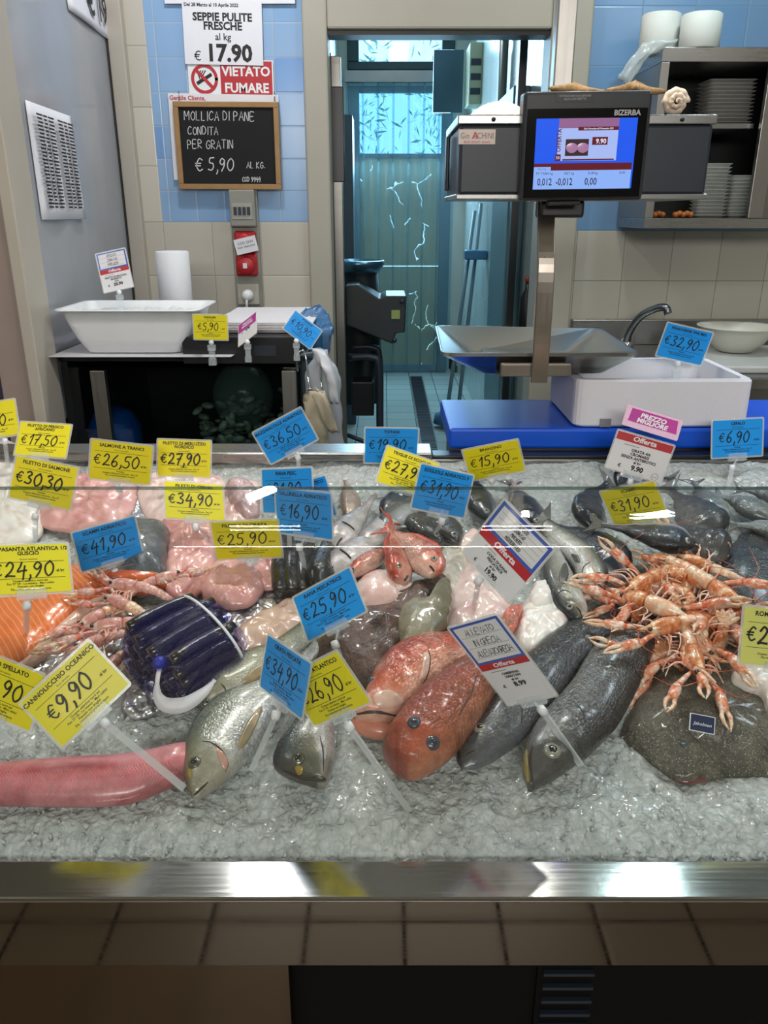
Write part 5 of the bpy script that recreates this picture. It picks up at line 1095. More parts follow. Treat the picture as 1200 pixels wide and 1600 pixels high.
MF_PINK = fish_mat('pink_skinned_flesh', [(0, 'a8525a'), (.22, 'c8707a'), (.42, 'd0656c'), (.55, 'bb525a'), (.72, 'd48088'), (.9, 'cf8088'), (1, 'a85058')], (40, 1), .0, .15, .0, .3, mottle='e2a8aa', mamt=.4, mscale=16, uvn=.06, grain=.05)
from mathutils.bvhtree import BVHTree
def resample(P, n):
    Q = crom(P, 160); L = [0]
    for p, q in zip(Q, Q[1:]): L.append(L[-1]+(q-p).length)
    out = []; k = 0
    for i in range(n):
        t = L[-1]*i/(n-1)
        while k < len(L)-2 and L[k+1] < t: k += 1
        f = (t-L[k])/max(1e-9, L[k+1]-L[k]); out.append(Q[k].lerp(Q[k+1], min(1, f)))
    return out
def fish_o(name, label, A, V, T, mat, lift=0, tp=None, group=None, eyes=(), eyec=(EYE_W, EYE_B), gills=(), mouths=(), pect=None, patches=(), lumps=0, gill=None, dors=None, tail=None, keel=1.0):
    """fish from its back contour A and belly contour V, both nose to tail, lying on the ice"""
    n = 84; NTH = 36; h = lift+T*.42
    a = resample([IP(x, y, h) for x, y in A], n); v = resample([IP(x, y, h) for x, y in V], n)
    tp = tp or [(0, .12), (.04, .45), (.12, .75), (.25, 1), (.45, .98), (.7, .66), (.9, .34), (1, .2)]
    def th(s):
        for p, q in zip(tp, tp[1:]):
            if s <= q[0]: f = (s-p[0])/(q[0]-p[0]); f = f*f*(3-2*f)*.5+f*.5; return p[1]+(q[1]-p[1])*f
        return tp[-1][1]
    rings = []; uvs = []
    for i in range(n):
        s = i/(n-1); c = (a[i]+v[i])/2; D = (a[i]-v[i])/2; ring = []
        for k in range(NTH):
            q = 2*math.pi*k/NTH; cs, sn = math.cos(q), math.sin(q); r = 1.0
            if gill and s > .03: r += .07/(1+math.exp((s-gill-.03*cs)*150))*min(1, (s-.03)/.08)*abs(sn)
            p = c+D*(abs(cs)**.92*(1 if cs > 0 else -1))
            zz = T/2*th(s)*r*abs(sn)**.85*(1 if sn > 0 else -.8)
            if lumps: zz += lumps*(noise.noise(p*46)+.6*noise.noise(p*120))*max(0, sn)*min(1, s*8)
            ring.append(p+E3*zz)
        rings.append(ring); uvs += [(s, .5+.5*math.cos(2*math.pi*k/NTH)) for k in range(NTH)]
    c0 = (a[n//3]+v[n//3])/2-E3*T*.42
    root = thing(name, label, 'fish', tuple(c0), group); mb = MB().loft(rings, True, True, uvs); mb.build('body', mat, root)
    bv = BVHTree.FromPolygons([tuple(x) for x in mb.v], mb.f)
    def hit(px, py):
        r = ray(px, py).normalized(); l, nn, _, _ = bv.ray_cast(EYE, r)
        if l is None: l, nn = IP(px, py, h), E3
        return Vector(l), (Vector(nn) if Vector(nn).dot(r) < 0 else -Vector(nn))
    for ex, ey, r in eyes:
        p, N = hit(ex, ey); N = (N+E3*.4).normalized(); Q = Vector((0, 0, 1)).rotation_difference(N).to_matrix()
        eo = MB().ball(p-N*r*.12, r, r, r*.5, 20, 10, Q).build('eye', eyec[0], root); MB().ball(p+N*r*.10, r*.62, r*.62, r*.36, 18, 8, Q).build('pupil', eyec[1], eo)
    def line(pts, w, mt, nm, off=.0004):
        P = crom([Vector((x, y, 0)) for x, y in pts], 4*len(pts)); Q = [hit(p.x, p.y) for p in P]
        MB().tube([p+N*off for p, N in Q], [w*(.35+.65*math.sin(math.pi*min(1, max(0, (i+.6)/len(Q))))) for i in range(len(Q))], 6).build(nm, mt, root)
    for g in gills: line(g, .0011, M_MOUTH, 'gill_edge', 0)
    for g in mouths: line(g[0], g[1], g[2], g[3])
    def plate(poly, mt, nm, off):
        O = crom([Vector((x, y, 0)) for x, y in poly], 40, True); cc = sum(O, Vector())/40; rg = []
        for f in (1, .8, .5, .15):
            rr = []
            for o in O:
                p = cc+(o-cc)*f; l, N = hit(p.x, p.y); rr.append(l+N*off*(1 if f < 1 else .3))
            rg.append(rr)
        m = MB().loft(rg, False, True); m.f.append(list(range(120, 160))); m.mi.append(0); m.build(nm, mt, root)
    if pect: plate(pect[0], pect[1], 'pectoral_fin', .0028)
    for poly, mt, nm in patches: plate(poly, mt, nm, .0012)
    if dors:
        s0, s1, hh, fm = dors; g = []
        for i in range(22):
            f = i/21; x = (s0+(s1-s0)*f)*(n-1); k = int(x); p = a[k]; D = (a[k]-v[k]).normalized(); t_ = (a[min(k+1, n-1)]-a[max(0, k-1)]).normalized(); w = hh*(math.sin(math.pi*min(1, .1+.9*f))**.5)*(.75+.25*(i % 2)); g.append([p-D*.004+E3*.001, p+D*w*.5+t_*w*.2, p+D*w+t_*w*.5-E3*.002])
        MB().loft(g, False, False).build('dorsal_fin', fm, root, solid=.0014)
    if tail:
        O = [IP(x, y, h) for x, y in tail[0]]; O2 = crom(O, 36, True); m = MB(); m.loft([[p+E3*.0015 for p in O2], [p-E3*.0015 for p in O2]], True); m.build('tail_fin', tail[1], root)
    return root
HR = [(0, .75, .75, .8), (.06, .95, .95, 1), (.5, 1, 1, 1), (.85, .92, .92, .95), (.97, .75, .7, .8), (1, .5, .5, .5)]
# ---- front row
GOLD = simple('gold_patch', 'a98f34', .35, .2, var=.25, scale=150, coat=.5); GILLRED = simple('gill_red', '9a4a40', .4, coat=.4); OPERC = simple('gill_pink', 'c09484', .3, .1, coat=.5); HEADDK = simple('snout_dark', '2e3228', .3, .1, coat=.5)
r_ = fish_o('skinned_fillet', 'long pink skinned dogfish piece lying across the ice at lower left', [(-70, 1212), (0, 1198), (104, 1188), (208, 1181), (310, 1160)], [(-70, 1250), (0, 1256), (104, 1258), (172, 1257), (224, 1246), (310, 1205)], .044, MF_PINK, 0, [(0, .8), (.1, 1), (.9, 1), (1, .7)])
r_['category'] = 'fish fillet'
m = MB(); M_CHEV = simple('pale_sinew', 'd08a8a', .4, coat=.3)
_b = [c for c in r_.children][0]; _bt = BVHTree.FromPolygons([tuple(v.co+r_.location) for v in _b.data.vertices], [tuple(p.vertices) for p in _b.data.polygons])
def _h(x, y):
    l, nn, _, _ = _bt.ray_cast(EYE, ray(x, y).normalized()); return (Vector(l)+Vector((0, -.0002, .0003))) if l else IP(x, y, .03)
for k in range(56):
    x = 2+k*5.0; ym = 1219-.09*max(0, x-110)
    m.tube([_h(x-9, ym-15), _h(x-4, ym-7), _h(x, ym)], .00042, 4); m.tube([_h(x, ym+1.5), _h(x-5, ym+10), _h(x-11, ym+20)], .00042, 4)
m.build('sinew', M_CHEV, r_)
fish_o('gilthead_bream', 'silver gilthead bream in front, head pointing down at lower left', [(300, 1246), (289, 1221), (287, 1187), (293, 1151), (312, 1117), (344, 1088), (380, 1072), (417, 1060), (455, 1035), (492, 1000)], [(303, 1248), (323, 1240), (359, 1213), (390, 1182), (411, 1151), (426, 1125), (448, 1095), (475, 1055), (505, 1012)], .050, MF_BREAM, .004, gill=.27,
       eyec=(EYE_D, EYE_B), eyes=[(304, 1191, .0088)], gills=[[(316, 1158), (330, 1160), (346, 1172), (356, 1192), (352, 1206)]], mouths=[([(303, 1243), (312, 1234), (325, 1222)], .0016, M_MOUTH, 'mouth')], pect=([(371, 1166), (380, 1140), (398, 1112), (409, 1104), (406, 1120), (394, 1146), (380, 1168)], FIN_T),
       patches=[([(338, 1170), (350, 1176), (357, 1192), (352, 1203), (343, 1188)], OPERC, 'gill_patch'), ([(293, 1205), (297, 1200), (299, 1212), (295, 1216)], GOLD, 'gold_mark')])
fish_o('gilthead_bream', 'olive gilthead bream lying behind the front bream beside the razor clam net', [(315, 1110), (313, 1090), (328, 1068), (344, 1052), (365, 1031), (396, 1018), (420, 1010), (455, 985), (490, 955)], [(317, 1112), (340, 1100), (372, 1090), (405, 1078), (430, 1060), (465, 1030), (500, 985)], .048, MF_BREAM2, .006, gill=.24,
       eyec=(EYE_D, EYE_B), eyes=[(324, 1098, .007)], gills=[[(345, 1068), (352, 1076), (356, 1090)]], pect=([(378, 1066), (392, 1048), (415, 1034), (412, 1052), (395, 1066)], FIN_T))
fish_o('gilthead_bream', 'bream whose head alone shows below the yellow 26,90 card', [(494, 1224), (453, 1214), (427, 1196), (434, 1167), (452, 1146), (472, 1110), (490, 1070), (505, 1035)], [(498, 1225), (512, 1223), (520, 1200), (523, 1165), (523, 1135), (527, 1100), (532, 1065), (534, 1030)], .054, fish_mat('bream_head_skin', [(0, 'e2d8d4'), (.3, 'c0bcb2'), (.5, '8c9088'), (.72, '5c686c'), (.9, '333d46'), (1, '222a34')], (90, 34), .24, .3, .25, .26, head='60604e'), .004, [(0, .3), (.05, .6), (.2, .9), (.35, 1), (.6, 1), (1, .5)],
       eyec=(EYE_D, EYE_B), eyes=[(466, 1185, .0088)], gills=[[(500, 1150), (505, 1175), (505, 1205)]], mouths=[([(448, 1206), (470, 1214), (500, 1219)], .0018, M_MOUTH, 'mouth')], patches=[([(461, 1200), (466, 1196), (473, 1199), (472, 1208), (466, 1211)], GOLD, 'gold_mark'), ([(440, 1203), (470, 1212), (503, 1213), (508, 1221), (480, 1221), (452, 1213)], HEADDK, 'snout')])
JAWP = simple('jaw_pink', 'd98a74', .3, var=.15, scale=40, coat=.5); CHEEK = simple('pale_cheek', 'd8b4a4', .35, var=.2, scale=60, coat=.5)
s1 = fish_o('scorpionfish', 'red scorpionfish behind with open pink mouth pointing left', [(552, 1118), (566, 1098), (577, 1070), (590, 1044), (617, 1016), (650, 1001), (705, 996), (750, 984), (785, 968), (805, 955)], [(556, 1122), (590, 1126), (630, 1116), (660, 1095), (700, 1065), (735, 1045), (768, 1015), (790, 995), (808, 975)], .070, MF_SCO, .004, [(0, .45), (.08, .75), (.25, 1), (.5, .95), (.8, .6), (1, .3)], lumps=.0045,
       eyes=[(580, 1062, .0072)], eyec=(EYE_C, EYE_C), gills=[[(668, 1010), (672, 1030), (668, 1055), (655, 1078)]], mouths=[([(556, 1116), (585, 1112), (618, 1118)], .0024, M_MOUTH, 'mouth')], dors=(.3, .85, .016, FIN_R), tail=([(790, 975), (800, 955), (814, 944), (816, 960), (806, 985), (796, 992)], FIN_R),
       patches=[([(662, 1020), (672, 1026), (668, 1052), (655, 1062), (660, 1040)], CHEEK, 'pale_patch'), ([(585, 1085), (610, 1078), (630, 1095), (610, 1106), (590, 1103)], CHEEK, 'pale_cheek')])
MB().tube(crom([IP(551, 1126, .020), IP(575, 1137, .018), IP(605, 1142, .018), IP(628, 1130, .022)], 14), [.008, .011, .012, .013, .013, .013, .013, .013, .012, .011, .010, .009, .007, .005], 12).build('lower_jaw', JAWP, s1)
s2 = fish_o('scorpionfish', 'red scorpionfish in front seen from above with two blue-grey eyes', [(628, 1204), (604, 1188), (598, 1165), (606, 1145), (622, 1124), (648, 1092), (680, 1065), (712, 1046), (745, 1030), (790, 1000)], [(640, 1209), (662, 1207), (690, 1191), (712, 1173), (730, 1152), (752, 1121), (769, 1090), (778, 1062), (795, 1040), (812, 1015)], .085, MF_SCO2, .004, [(0, .4), (.08, .72), (.22, .95), (.4, 1), (.7, .8), (1, .4)], lumps=.0035,
       eyes=[(647, 1128, .0088), (676, 1160, .0098)], eyec=(EYE_C, simple('eye_deep_cloudy', '262c38', .2, coat=.4)), gills=[[(745, 1055), (735, 1085), (715, 1120)]])
u1 = fish_o('umbrina', 'dark umbrina lying on the ice between the scorpionfish and the other umbrina', [(713, 1188), (716, 1168), (735, 1140), (765, 1100), (800, 1055), (830, 1018), (883, 977), (925, 960), (960, 943), (990, 925)], [(722, 1202), (750, 1199), (787, 1178), (820, 1152), (845, 1122), (878, 1082), (905, 1042), (935, 1010), (965, 988), (1000, 960)], .052, MF_UMBD, .002, eyes=[(750, 1137, .0085)], gills=[[(800, 1075), (815, 1095), (815, 1130)]], mouths=[([(715, 1186), (728, 1176), (742, 1172)], .0018, M_MOUTH, 'mouth')])
u2 = fish_o('umbrina', 'large grey umbrina in front at right with open mouth and big eye', [(832, 1234), (853, 1224), (880, 1207), (900, 1193), (923, 1177), (947, 1153), (967, 1130), (988, 1093), (1010, 1050), (1024, 1015), (1040, 985)], [(824, 1230), (816, 1205), (820, 1168), (837, 1133), (857, 1107), (877, 1086), (896, 1062), (923, 1018), (955, 995), (985, 978), (1015, 955)], .056, MF_UMB, .006, [(0, .3), (.05, .55), (.14, .82), (.28, 1), (.5, 1), (.75, .8), (1, .5)], gill=.34, eyes=[(863, 1172, .0112)],
       gills=[[(898, 1098), (908, 1108), (914, 1122), (911, 1134)]], mouths=[([(832, 1166), (829, 1190), (833, 1228)], .0016, M_MOUTH, 'mouth'), ([(823, 1172), (822, 1195), (826, 1222)], .0046, M_LIP, 'lip')])
# ---- flat / soft shapes lying on the ice
def blob_mat(name, c1, c2, c3=None, scale=14, rough=.25, bump=.4, bscale=90, speck=None, coat=.6, sss=0, thr=(.35, .65), stripes=None, grain=.0):
    t = NT(name); o = t.obj(); nz = t.noise(o, scale, 6, .62); col = t.ramp(nz, [(thr[0], c1), (thr[1], c2)])
    if c3: col = t.mix(t.math('MULTIPLY', t.ramp(t.noise(o, scale*2.7, 4), [(.52, 0.), (.7, 1.)]), .7), col, c3)
    col = t.mix(t.math('MULTIPLY', t.ramp(t.noise(o, 300, 3, .75), [(.38, 1.), (.55, 0.)]), grain), col, '14120e')
    if speck: col = t.mix(t.ramp(t.n('TexVoronoi', Vector=o, Scale=speck[1]), [(.0, 1.), (speck[2], .7), (speck[2]+.12, 0.)]), col, speck[0])
    if stripes:
        v = t.n('VectorMath', _set={'operation': 'DOT_PRODUCT'}, out=1, i0=o, i1=tuple(stripes[1]))
        wv = t.math('SINE', t.math('ADD', t.math('MULTIPLY', v, stripes[2]), t.math('MULTIPLY', t.noise(o, 9, 3), 9)))
        col = t.mix(t.math('MULTIPLY', t.ramp(wv, [(.5, 0.), (.95, 1.)]), .38), col, stripes[0])
    t.P(Base_Color=col, Roughness=t.math('ADD', t.math('MULTIPLY', t.noise(o, 60, 3), .2), rough-.1), Coat_Weight=coat, Coat_Roughness=.08, Normal=t.bump(t.noise(o, bscale, 5, .65), bump, .003))
    if sss: t.p.inputs['Subsurface Weight'].default_value = sss; t.p.inputs['Subsurface Radius'].default_value = (.012, .006, .005); t.p.inputs['Subsurface Scale'].default_value = .6
    return t.m
def dome(outline, H, lift=0, q=.5, p=2.2, amp=.0, nsc=30, seed=0, flat=False, n=88, m=15, hs=None):
    """closed soft body over an outline given on the ice; hs = height of the plane it lies on"""
    O = crom([IP(x, y, lift+H*.3) for x, y in outline], n, True); O = [o-E3*H*.3+E1*(.0035*noise.noise(o*55))+E2*(.0035*noise.noise(o*55+Vector((9, 2, 1)))) for o in O]
    c = sum(O, Vector())/n; rings = []
    rings.append([c+(o-c)*.03-E3*.003 for o in O]); rings.append([c+(o-c)*.96-E3*.003 for o in O])
    for j in range(m+1):
        r = 1-j/m*.985; r_ = 1-(1-r)**1.6 if j else 1
        h = H*(max(0, 1-r_**p))**q
        rings.append([c+(o-c)*r_+E3*(h+amp*(1-r_**4)*(noise.noise((c+(o-c)*r_)*nsc+Vector((seed, 0, 0)))+.5*noise.noise((c+(o-c)*r_)*nsc*2.3+Vector((0, seed, 0))))) for o in O])
    return MB().loft(rings, True), c
def soft(name, label, cat, outline, H, mat, group=None, **kw):
    mb, c = dome(outline, H, **kw); o = mb.build(name, mat); tag(o, label, cat, group); return o
M_TURB = blob_mat('turbot_skin', '45443a', '69675a', '36372e', 22, .34, .9, 200, ('b3ac94', 300, .16), coat=.2, grain=.6)
tb = thing('turbot', 'brown speckled turbot lying flat on the ice at lower right', 'fish', tuple(IP(1120, 1120)))
mb, c = dome([(972, 1140), (990, 1098), (1010, 1055), (1060, 1010), (1130, 985), (1240, 985), (1330, 1060), (1330, 1150), (1250, 1200), (1190, 1207), (1140, 1208), (1100, 1213), (1060, 1214), (1040, 1200), (1010, 1178)], .036, 0, .6, 2.4, .006, 26, 3); mb.build('body', M_TURB, tb)
mb, c = dome([(1034, 1196), (1060, 1196), (1100, 1200), (1122, 1203), (1108, 1216), (1062, 1221)], .011, .0, .5, 2.2, .004, 60, 4); mb.build('mouth', blob_mat('turbot_mouth', '7a3a3a', '4a2c2c', '9a5a56', 40), tb)
for x, y in ((1068, 1163),): MB().ball(IP(x, y, .034), .005, .005, .003).build('eye', EYE_C, tb)
pt_ = [(IP(1155, 1030, .040)), (IP(1200, 1075, .040)), (IP(1250, 1115, .038))]
lt = thing('fish_label', 'small dark blue plate tag lying on the turbot', 'label', tuple(IP(1097, 1131, .042)))
Z_ = (E3*.8-Vector((0, .55, 0))).normalized(); Xl = (E1*1+E2*-.28).normalized(); Yl = Z_.cross(Xl); Ml = Matrix.Identity(4)
for k_, v_ in enumerate((Xl, Yl, Z_)): Ml.col[k_][:3] = v_
Ml.translation = IP(1097, 1131, .047)
MB().box(-.0155, .0155, -.0115, .0115, -.001, .001, Ml).build('plate', M_WHITE, lt, smooth=False); MB().box(-.0145, .0145, -.0105, .0105, .001, .0014, Ml).build('blue_face', simple('navy_face', '182a4e', .3), lt, smooth=False)
MB().text('Jakobsen', 0, -.003, .0062, Ml, .0018, 'CENTER', .0, 1, .25).build('lettering', M_PAPER, lt, smooth=False)
M_MONK = blob_mat('monkfish_skin', '35261f', '6a5045', '1f1714', 16, .26, .9, 90, coat=.4, grain=.3)
mk_ = soft('monkfish', 'big brown slimy monkfish in the middle of the counter', 'fish', [(478, 1010), (520, 965), (560, 945), (620, 925), (668, 905), (705, 890), (712, 915), (690, 960), (680, 1010), (640, 1040), (600, 1075), (560, 1085), (520, 1075), (480, 1060)], .048, M_MONK, amp=.012, nsc=24, seed=2, p=2.6)
soft('monkfish_fin', 'rounded olive fin of a skate resting on the brown monkfish', 'fish', [(622, 985), (628, 950), (650, 932), (678, 932), (690, 905), (704, 905), (706, 950), (690, 985), (660, 1005), (632, 1005)], .022, blob_mat('olive_skin', '75705a', '8f8a72', '5c5646', 16, .25, .4, 90, ('b0ac92', 300, .1)), lift=.046, amp=.003)
M_PALE = blob_mat('pale_flesh', 'e6c8c0', 'f0dcd6', 'd49a92', 9, .22, .4, 60, sss=.2); M_PINKF = blob_mat('pink_flesh', 'dba09c', 'eebdb6', 'c77a78', 10, .2, .45, 50, sss=.2)
M_WHITEF = blob_mat('white_flesh', 'ece8e2', 'f4f0ea', 'd8b8ae', 8, .2, .35, 60, sss=.2); M_BEIGE = blob_mat('beige_flesh', 'd8b6a2', 'e2c6b4', 'c09884', 8, .22, .3, 60, sss=.15)
M_SALM = blob_mat('salmon_flesh', 'e2763c', 'ee8c52', None, 10, .2, .3, 60, sss=.2, stripes=('f6c09c', (.75, .65, 0), 760)); M_SALMD = blob_mat('salmon_cut', 'b4502c', 'd06838', '963c20', 16, .2, .3, 60, sss=.1)
M_FOIL = NT('foil'); t = M_FOIL; t.P(Base_Color='dfe2e8', Metallic=.9, Roughness=.30, Normal=t.bump(t.n('TexVoronoi', Vector=t.obj(), Scale=60.0, _set={'feature': 'DISTANCE_TO_EDGE'}), .5, .01)); M_FOIL = t.m
soft('fish_belly', 'smooth pale pink fish belly above the brown monkfish', 'fish', [(545, 925), (568, 900), (602, 893), (640, 905), (655, 925), (630, 945), (590, 960), (555, 955)], .040, M_PALE, lift=.02)
def sheetfoil(label, outline, lift, H=.006):
    o = soft('foil_sheet', label, 'foil', outline, H, M_FOIL, lift=lift, amp=.0045, nsc=60, q=.25, p=6); return o
sheetfoil('crinkled silver foil under the salmon fillet at left', [(20, 1050), (60, 1005), (120, 960), (175, 925), (205, 950), (195, 1000), (150, 1045), (90, 1070)], .0)
sheetfoil('crinkled silver foil behind the blue scampi card', [(130, 815), (150, 775), (210, 762), (265, 770), (285, 815), (220, 830)], .0)
sheetfoil('crinkled silver foil in front of the pink fillets near the centre', [(350, 975), (345, 925), (375, 898), (450, 895), (462, 930), (420, 965), (385, 1000)], .0)
sheetfoil('crinkled silver foil edge below the razor clam net', [(190, 1100), (215, 1060), (270, 1075), (262, 1100), (215, 1122)], .0)
soft('salmon_fillet', 'large orange salmon fillet under the scallop card at left', 'fish fillet', [(-80, 1060), (-80, 930), (-20, 900), (60, 885), (125, 885), (160, 905), (165, 925), (120, 955), (70, 1005), (20, 1040)], .030, M_SALM, lift=.012, q=.35, p=4, amp=.003)
soft('salmon_belly_strip', 'pale belly edge strip of the salmon fillet beside the foil', 'fish fillet', [(10, 1045), (60, 1010), (110, 968), (160, 925), (172, 932), (130, 972), (80, 1015), (30, 1050)], .020, M_BEIGE, lift=.008)
# ---- salmon piece: silver skin with a red cut face
sp_ = thing('salmon_piece', 'thick piece of salmon with dark silver skin and orange cut face', 'fish fillet', tuple(IP(195, 890)))
mb, c = dome([(128, 905), (150, 860), (190, 818), (240, 815), (266, 825), (262, 870), (255, 905), (200, 915)], .052, .008, .45, 2.6, .002); mb.build('skin', blob_mat('salmon_skin', '6c7478', '3c444a', '9aa0a2', 14, .22, .5, 220, ('20262c', 190, .12)), sp_)
mb, c = dome([(116, 903), (150, 893), (205, 893), (255, 897), (266, 908), (235, 921), (180, 925), (140, 916)], .030, .012, .5, 2.6, .002); mb.build('cut_face', M_SALMD, sp_)
for nm, lab, ol, H, mt, kw in (
 ('fish_fillet', 'pink fillet lying just right of the salmon piece', [(262, 930), (255, 880), (268, 830), (300, 812), (325, 830), (338, 870), (330, 905), (295, 940)], .040, M_PINKF, dict(lift=.006, amp=.006)),
 ('fish_fillet', 'glossy pink fillet behind the razor clam net', [(318, 905), (335, 880), (380, 875), (408, 890), (412, 920), (385, 945), (345, 945), (318, 930)], .042, M_PINKF, dict(lift=.012, amp=.004)),
 ('fish_fillet', 'pink folded fillet under the bream fillet card', [(395, 900), (405, 870), (440, 865), (452, 885), (438, 912), (408, 918)], .030, M_PINKF, dict(lift=.012, amp=.006)),
 ('fish_fillet', 'wide pink fillet at the back left below the salmon steak card', [(60, 815), (75, 770), (115, 738), (190, 735), (215, 770), (190, 815), (120, 830)], .030, M_PINKF, dict(lift=.006, amp=.005)),
 ('fish_fillet', 'pale pink fillet at the back below the northern cod card', [(215, 770), (225, 745), (270, 735), (345, 745), (352, 780), (300, 800), (235, 815)], .028, M_PALE, dict(lift=.004, amp=.004)),
 ('fish_fillet', 'pink tail fillet under the grouper card', [(250, 845), (255, 810), (310, 800), (360, 805), (370, 840), (330, 860), (280, 860)], .030, M_PINKF, dict(lift=.004, amp=.005)),
 ('fish_fillet', 'pale pink strip fillet right of the grouper card', [(345, 815), (352, 775), (378, 752), (405, 755), (410, 800), (395, 840), (360, 845)], .030, M_PALE, dict(lift=.004, amp=.003)),
 ('fish_fillet', 'mauve grey fillet with thin skin at the back left of the three blue cards', [(352, 765), (362, 748), (385, 750), (402, 768), (405, 800), (385, 810), (365, 790)], .036, blob_mat('mauve_flesh', 'a98a8a', 'c8a8a4', '8a7274', 14), dict(lift=.016)),
 ('fish_fillet', 'pale beige fillet right of the razor clam net', [(362, 1015), (368, 985), (400, 960), (440, 940), (475, 925), (500, 950), (480, 985), (430, 1010), (385, 1040)], .028, M_BEIGE, dict(lift=.004, amp=.003)),
 ('cuttlefish', 'white cleaned cuttlefish at the far left edge behind the salmon fillet', [(-60, 850), (-60, 770), (-10, 735), (35, 745), (62, 790), (65, 830), (30, 850)], .045, M_WHITEF, dict(lift=0, amp=.003)),
 ('cuttlefish', 'white cleaned cuttlefish at the far left edge under the salmon fillet card', [(-40, 745), (-30, 705), (10, 690), (40, 705), (48, 740), (20, 765)], .045, M_WHITEF, dict(lift=.0, amp=.004)),
 ('monkfish_tail', 'pale skinned monkfish tail under the monkfish tail offer card', [(698, 985), (702, 930), (722, 885), (748, 870), (770, 900), (795, 935), (800, 975), (770, 985), (735, 1000)], .042, M_PALE, dict(lift=.004, amp=.004)),
 ('monkfish_tail', 'white rounded monkfish tail right of the umbrina offer card', [(800, 1005), (808, 960), (835, 925), (865, 925), (885, 955), (890, 990), (860, 1015), (830, 1030)], .055, M_WHITEF, dict(lift=.004, amp=.005)),
 ('monkfish_tail', 'small white monkfish tail knob beside the sea bass', [(828, 945), (832, 918), (850, 908), (868, 922), (865, 945), (848, 955)], .040, M_WHITEF, dict(lift=.02)),
 ('fish_belly', 'grey-white slice of fish between the red mullets and the pale monkfish tail', [(672, 905), (678, 870), (705, 850), (728, 860), (735, 890), (712, 930), (690, 945)], .038, blob_mat('grey_white_flesh', 'c8c2b2', 'dedace', 'a8a294', 14), dict(lift=.004, amp=.003)),
 ('fish_belly', 'pinkish slice of fish behind the monkfish tail offer card', [(712, 860), (722, 838), (750, 830), (770, 850), (760, 885), (735, 890)], .040, M_PALE, dict(lift=.004, amp=.003)),
 ('squid', 'white glossy squid lying on the turbot under the pale yellow card', [(1142, 1058), (1152, 1040), (1185, 1035), (1240, 1050), (1250, 1095), (1205, 1110), (1190, 1085), (1165, 1075)], .040, M_WHITEF, dict(lift=.034, amp=.005)),
 ('squid', 'white squid at the right edge above the pale yellow card', [(1172, 950), (1185, 928), (1215, 925), (1240, 950), (1225, 985), (1190, 985)], .045, M_WHITEF, dict(lift=.02)),
 ('fish_tail', 'red raw tail end between the monkfish tail and the umbrina card', [(782, 965), (798, 950), (814, 945), (812, 965), (800, 990), (786, 985)], .03, blob_mat('red_flesh', 'd06a58', 'e08a78', 'b04a40', 24), dict(lift=.03, amp=.004)),
):
    kw = dict(kw); kw['amp'] = kw.get('amp', .002)+.004; kw['nsc'] = 44; kw['p'] = 3.2; kw['q'] = .42; kw['seed'] = len(lab)
    soft(nm, lab, 'fish fillet' if 'fillet' in nm else ('fish' if 'fish' in nm else nm.replace('_', ' ')), ol, H*.55, mt, **kw)
# ---- middle: mullets, whitings, dark fish
kw = dict(prof=BASS_P, gill=.25)
fish('red_mullet', 'red mullet pointing straight down, the widest of the red mullets', 'fish', [(624, 910), (621, 880), (617, 850), (612, 815)], .056, .044, MF_MUL, 1, 50, .042, BLUNT_P, eye=(.12, .80, .005), pect=None, dors=(.3, .8, .2, FIN_R), tail=(FIN_R, .3, 1), gill=.28)
fish('red_mullet', 'red mullet slanting to the right with its eye showing', 'fish', [(682, 898), (662, 870), (638, 845), (606, 828)], .058, .044, MF_MUL, -1, 10, .045, BLUNT_P, eye=(.13, .62, .0055), pect=None, dors=(.3, .8, .2, FIN_R), tail=(FIN_R, .3, 1), gill=.28)
fish('red_mullet', 'thin pale red mullet lying left of the other red mullets', 'fish', [(545, 902), (570, 882), (592, 868), (612, 855)], .036, .034, MF_MUL, 1, 10, .036, BASS_P, eye=(.1, .6, .004), pect=None, dors=None, tail=(FIN_R, .3, 1), gill=.25)
fish('red_mullet', 'small brownish red mullet under the slanting one', 'fish', [(660, 893), (648, 880), (632, 862), (620, 845)], .036, .032, MF_MUL, 1, 20, .030, BLUNT_P, eye=None, pect=None, dors=None, tail=(FIN_R, .3, 1), gill=.25)
fish('whiting', 'silvery white fish pointing down left, nearest of the white fish', 'fish', [(508, 900), (540, 875), (575, 850), (620, 820)], .064, .046, MF_WHT, 1, 5, .014, BASS_P, eye=None, pect=None, dors=None, tail=(FIN_P, .3, 1), gill=.3, gillcol=M_MOUTH, mouth=(.1, .4))
fish('whiting', 'silvery white fish with rounded head right of the three blue cards', 'fish', [(522, 858), (540, 830), (562, 805), (585, 775)], .058, .048, MF_WHT, 1, 15, .014, BLUNT_P, eye=None, pect=None, dors=None, tail=(FIN_P, .3, 1), gill=.3, mouth=(.1, .4), gillcol=M_MOUTH)
fish('whiting', 'silvery white fish in the middle of the white fish', 'fish', [(560, 862), (585, 838), (612, 812), (640, 782)], .052, .044, MF_WHT, 1, 5, .012, BASS_P, eye=None, pect=None, dors=None, tail=(FIN_P, .3, 1), gill=.28, mouth=(.1, .4))
fish('whiting', 'pale fish with dark back at the back of the white fish', 'fish', [(600, 838), (612, 815), (640, 795), (680, 775)], .052, .044, fish_mat('pale_dark_skin', [(0, 'dcdcdc'), (.4, 'aeb2b2'), (.65, '4a4e50'), (1, '26282a')], (90, 34), .2, .3, .2, .25), 1, 10, .014, BASS_P, eye=(.11, .6, .006), pect=None, dors=None, tail=(FIN, .3, 1), gill=.28, mouth=(.1, .4))
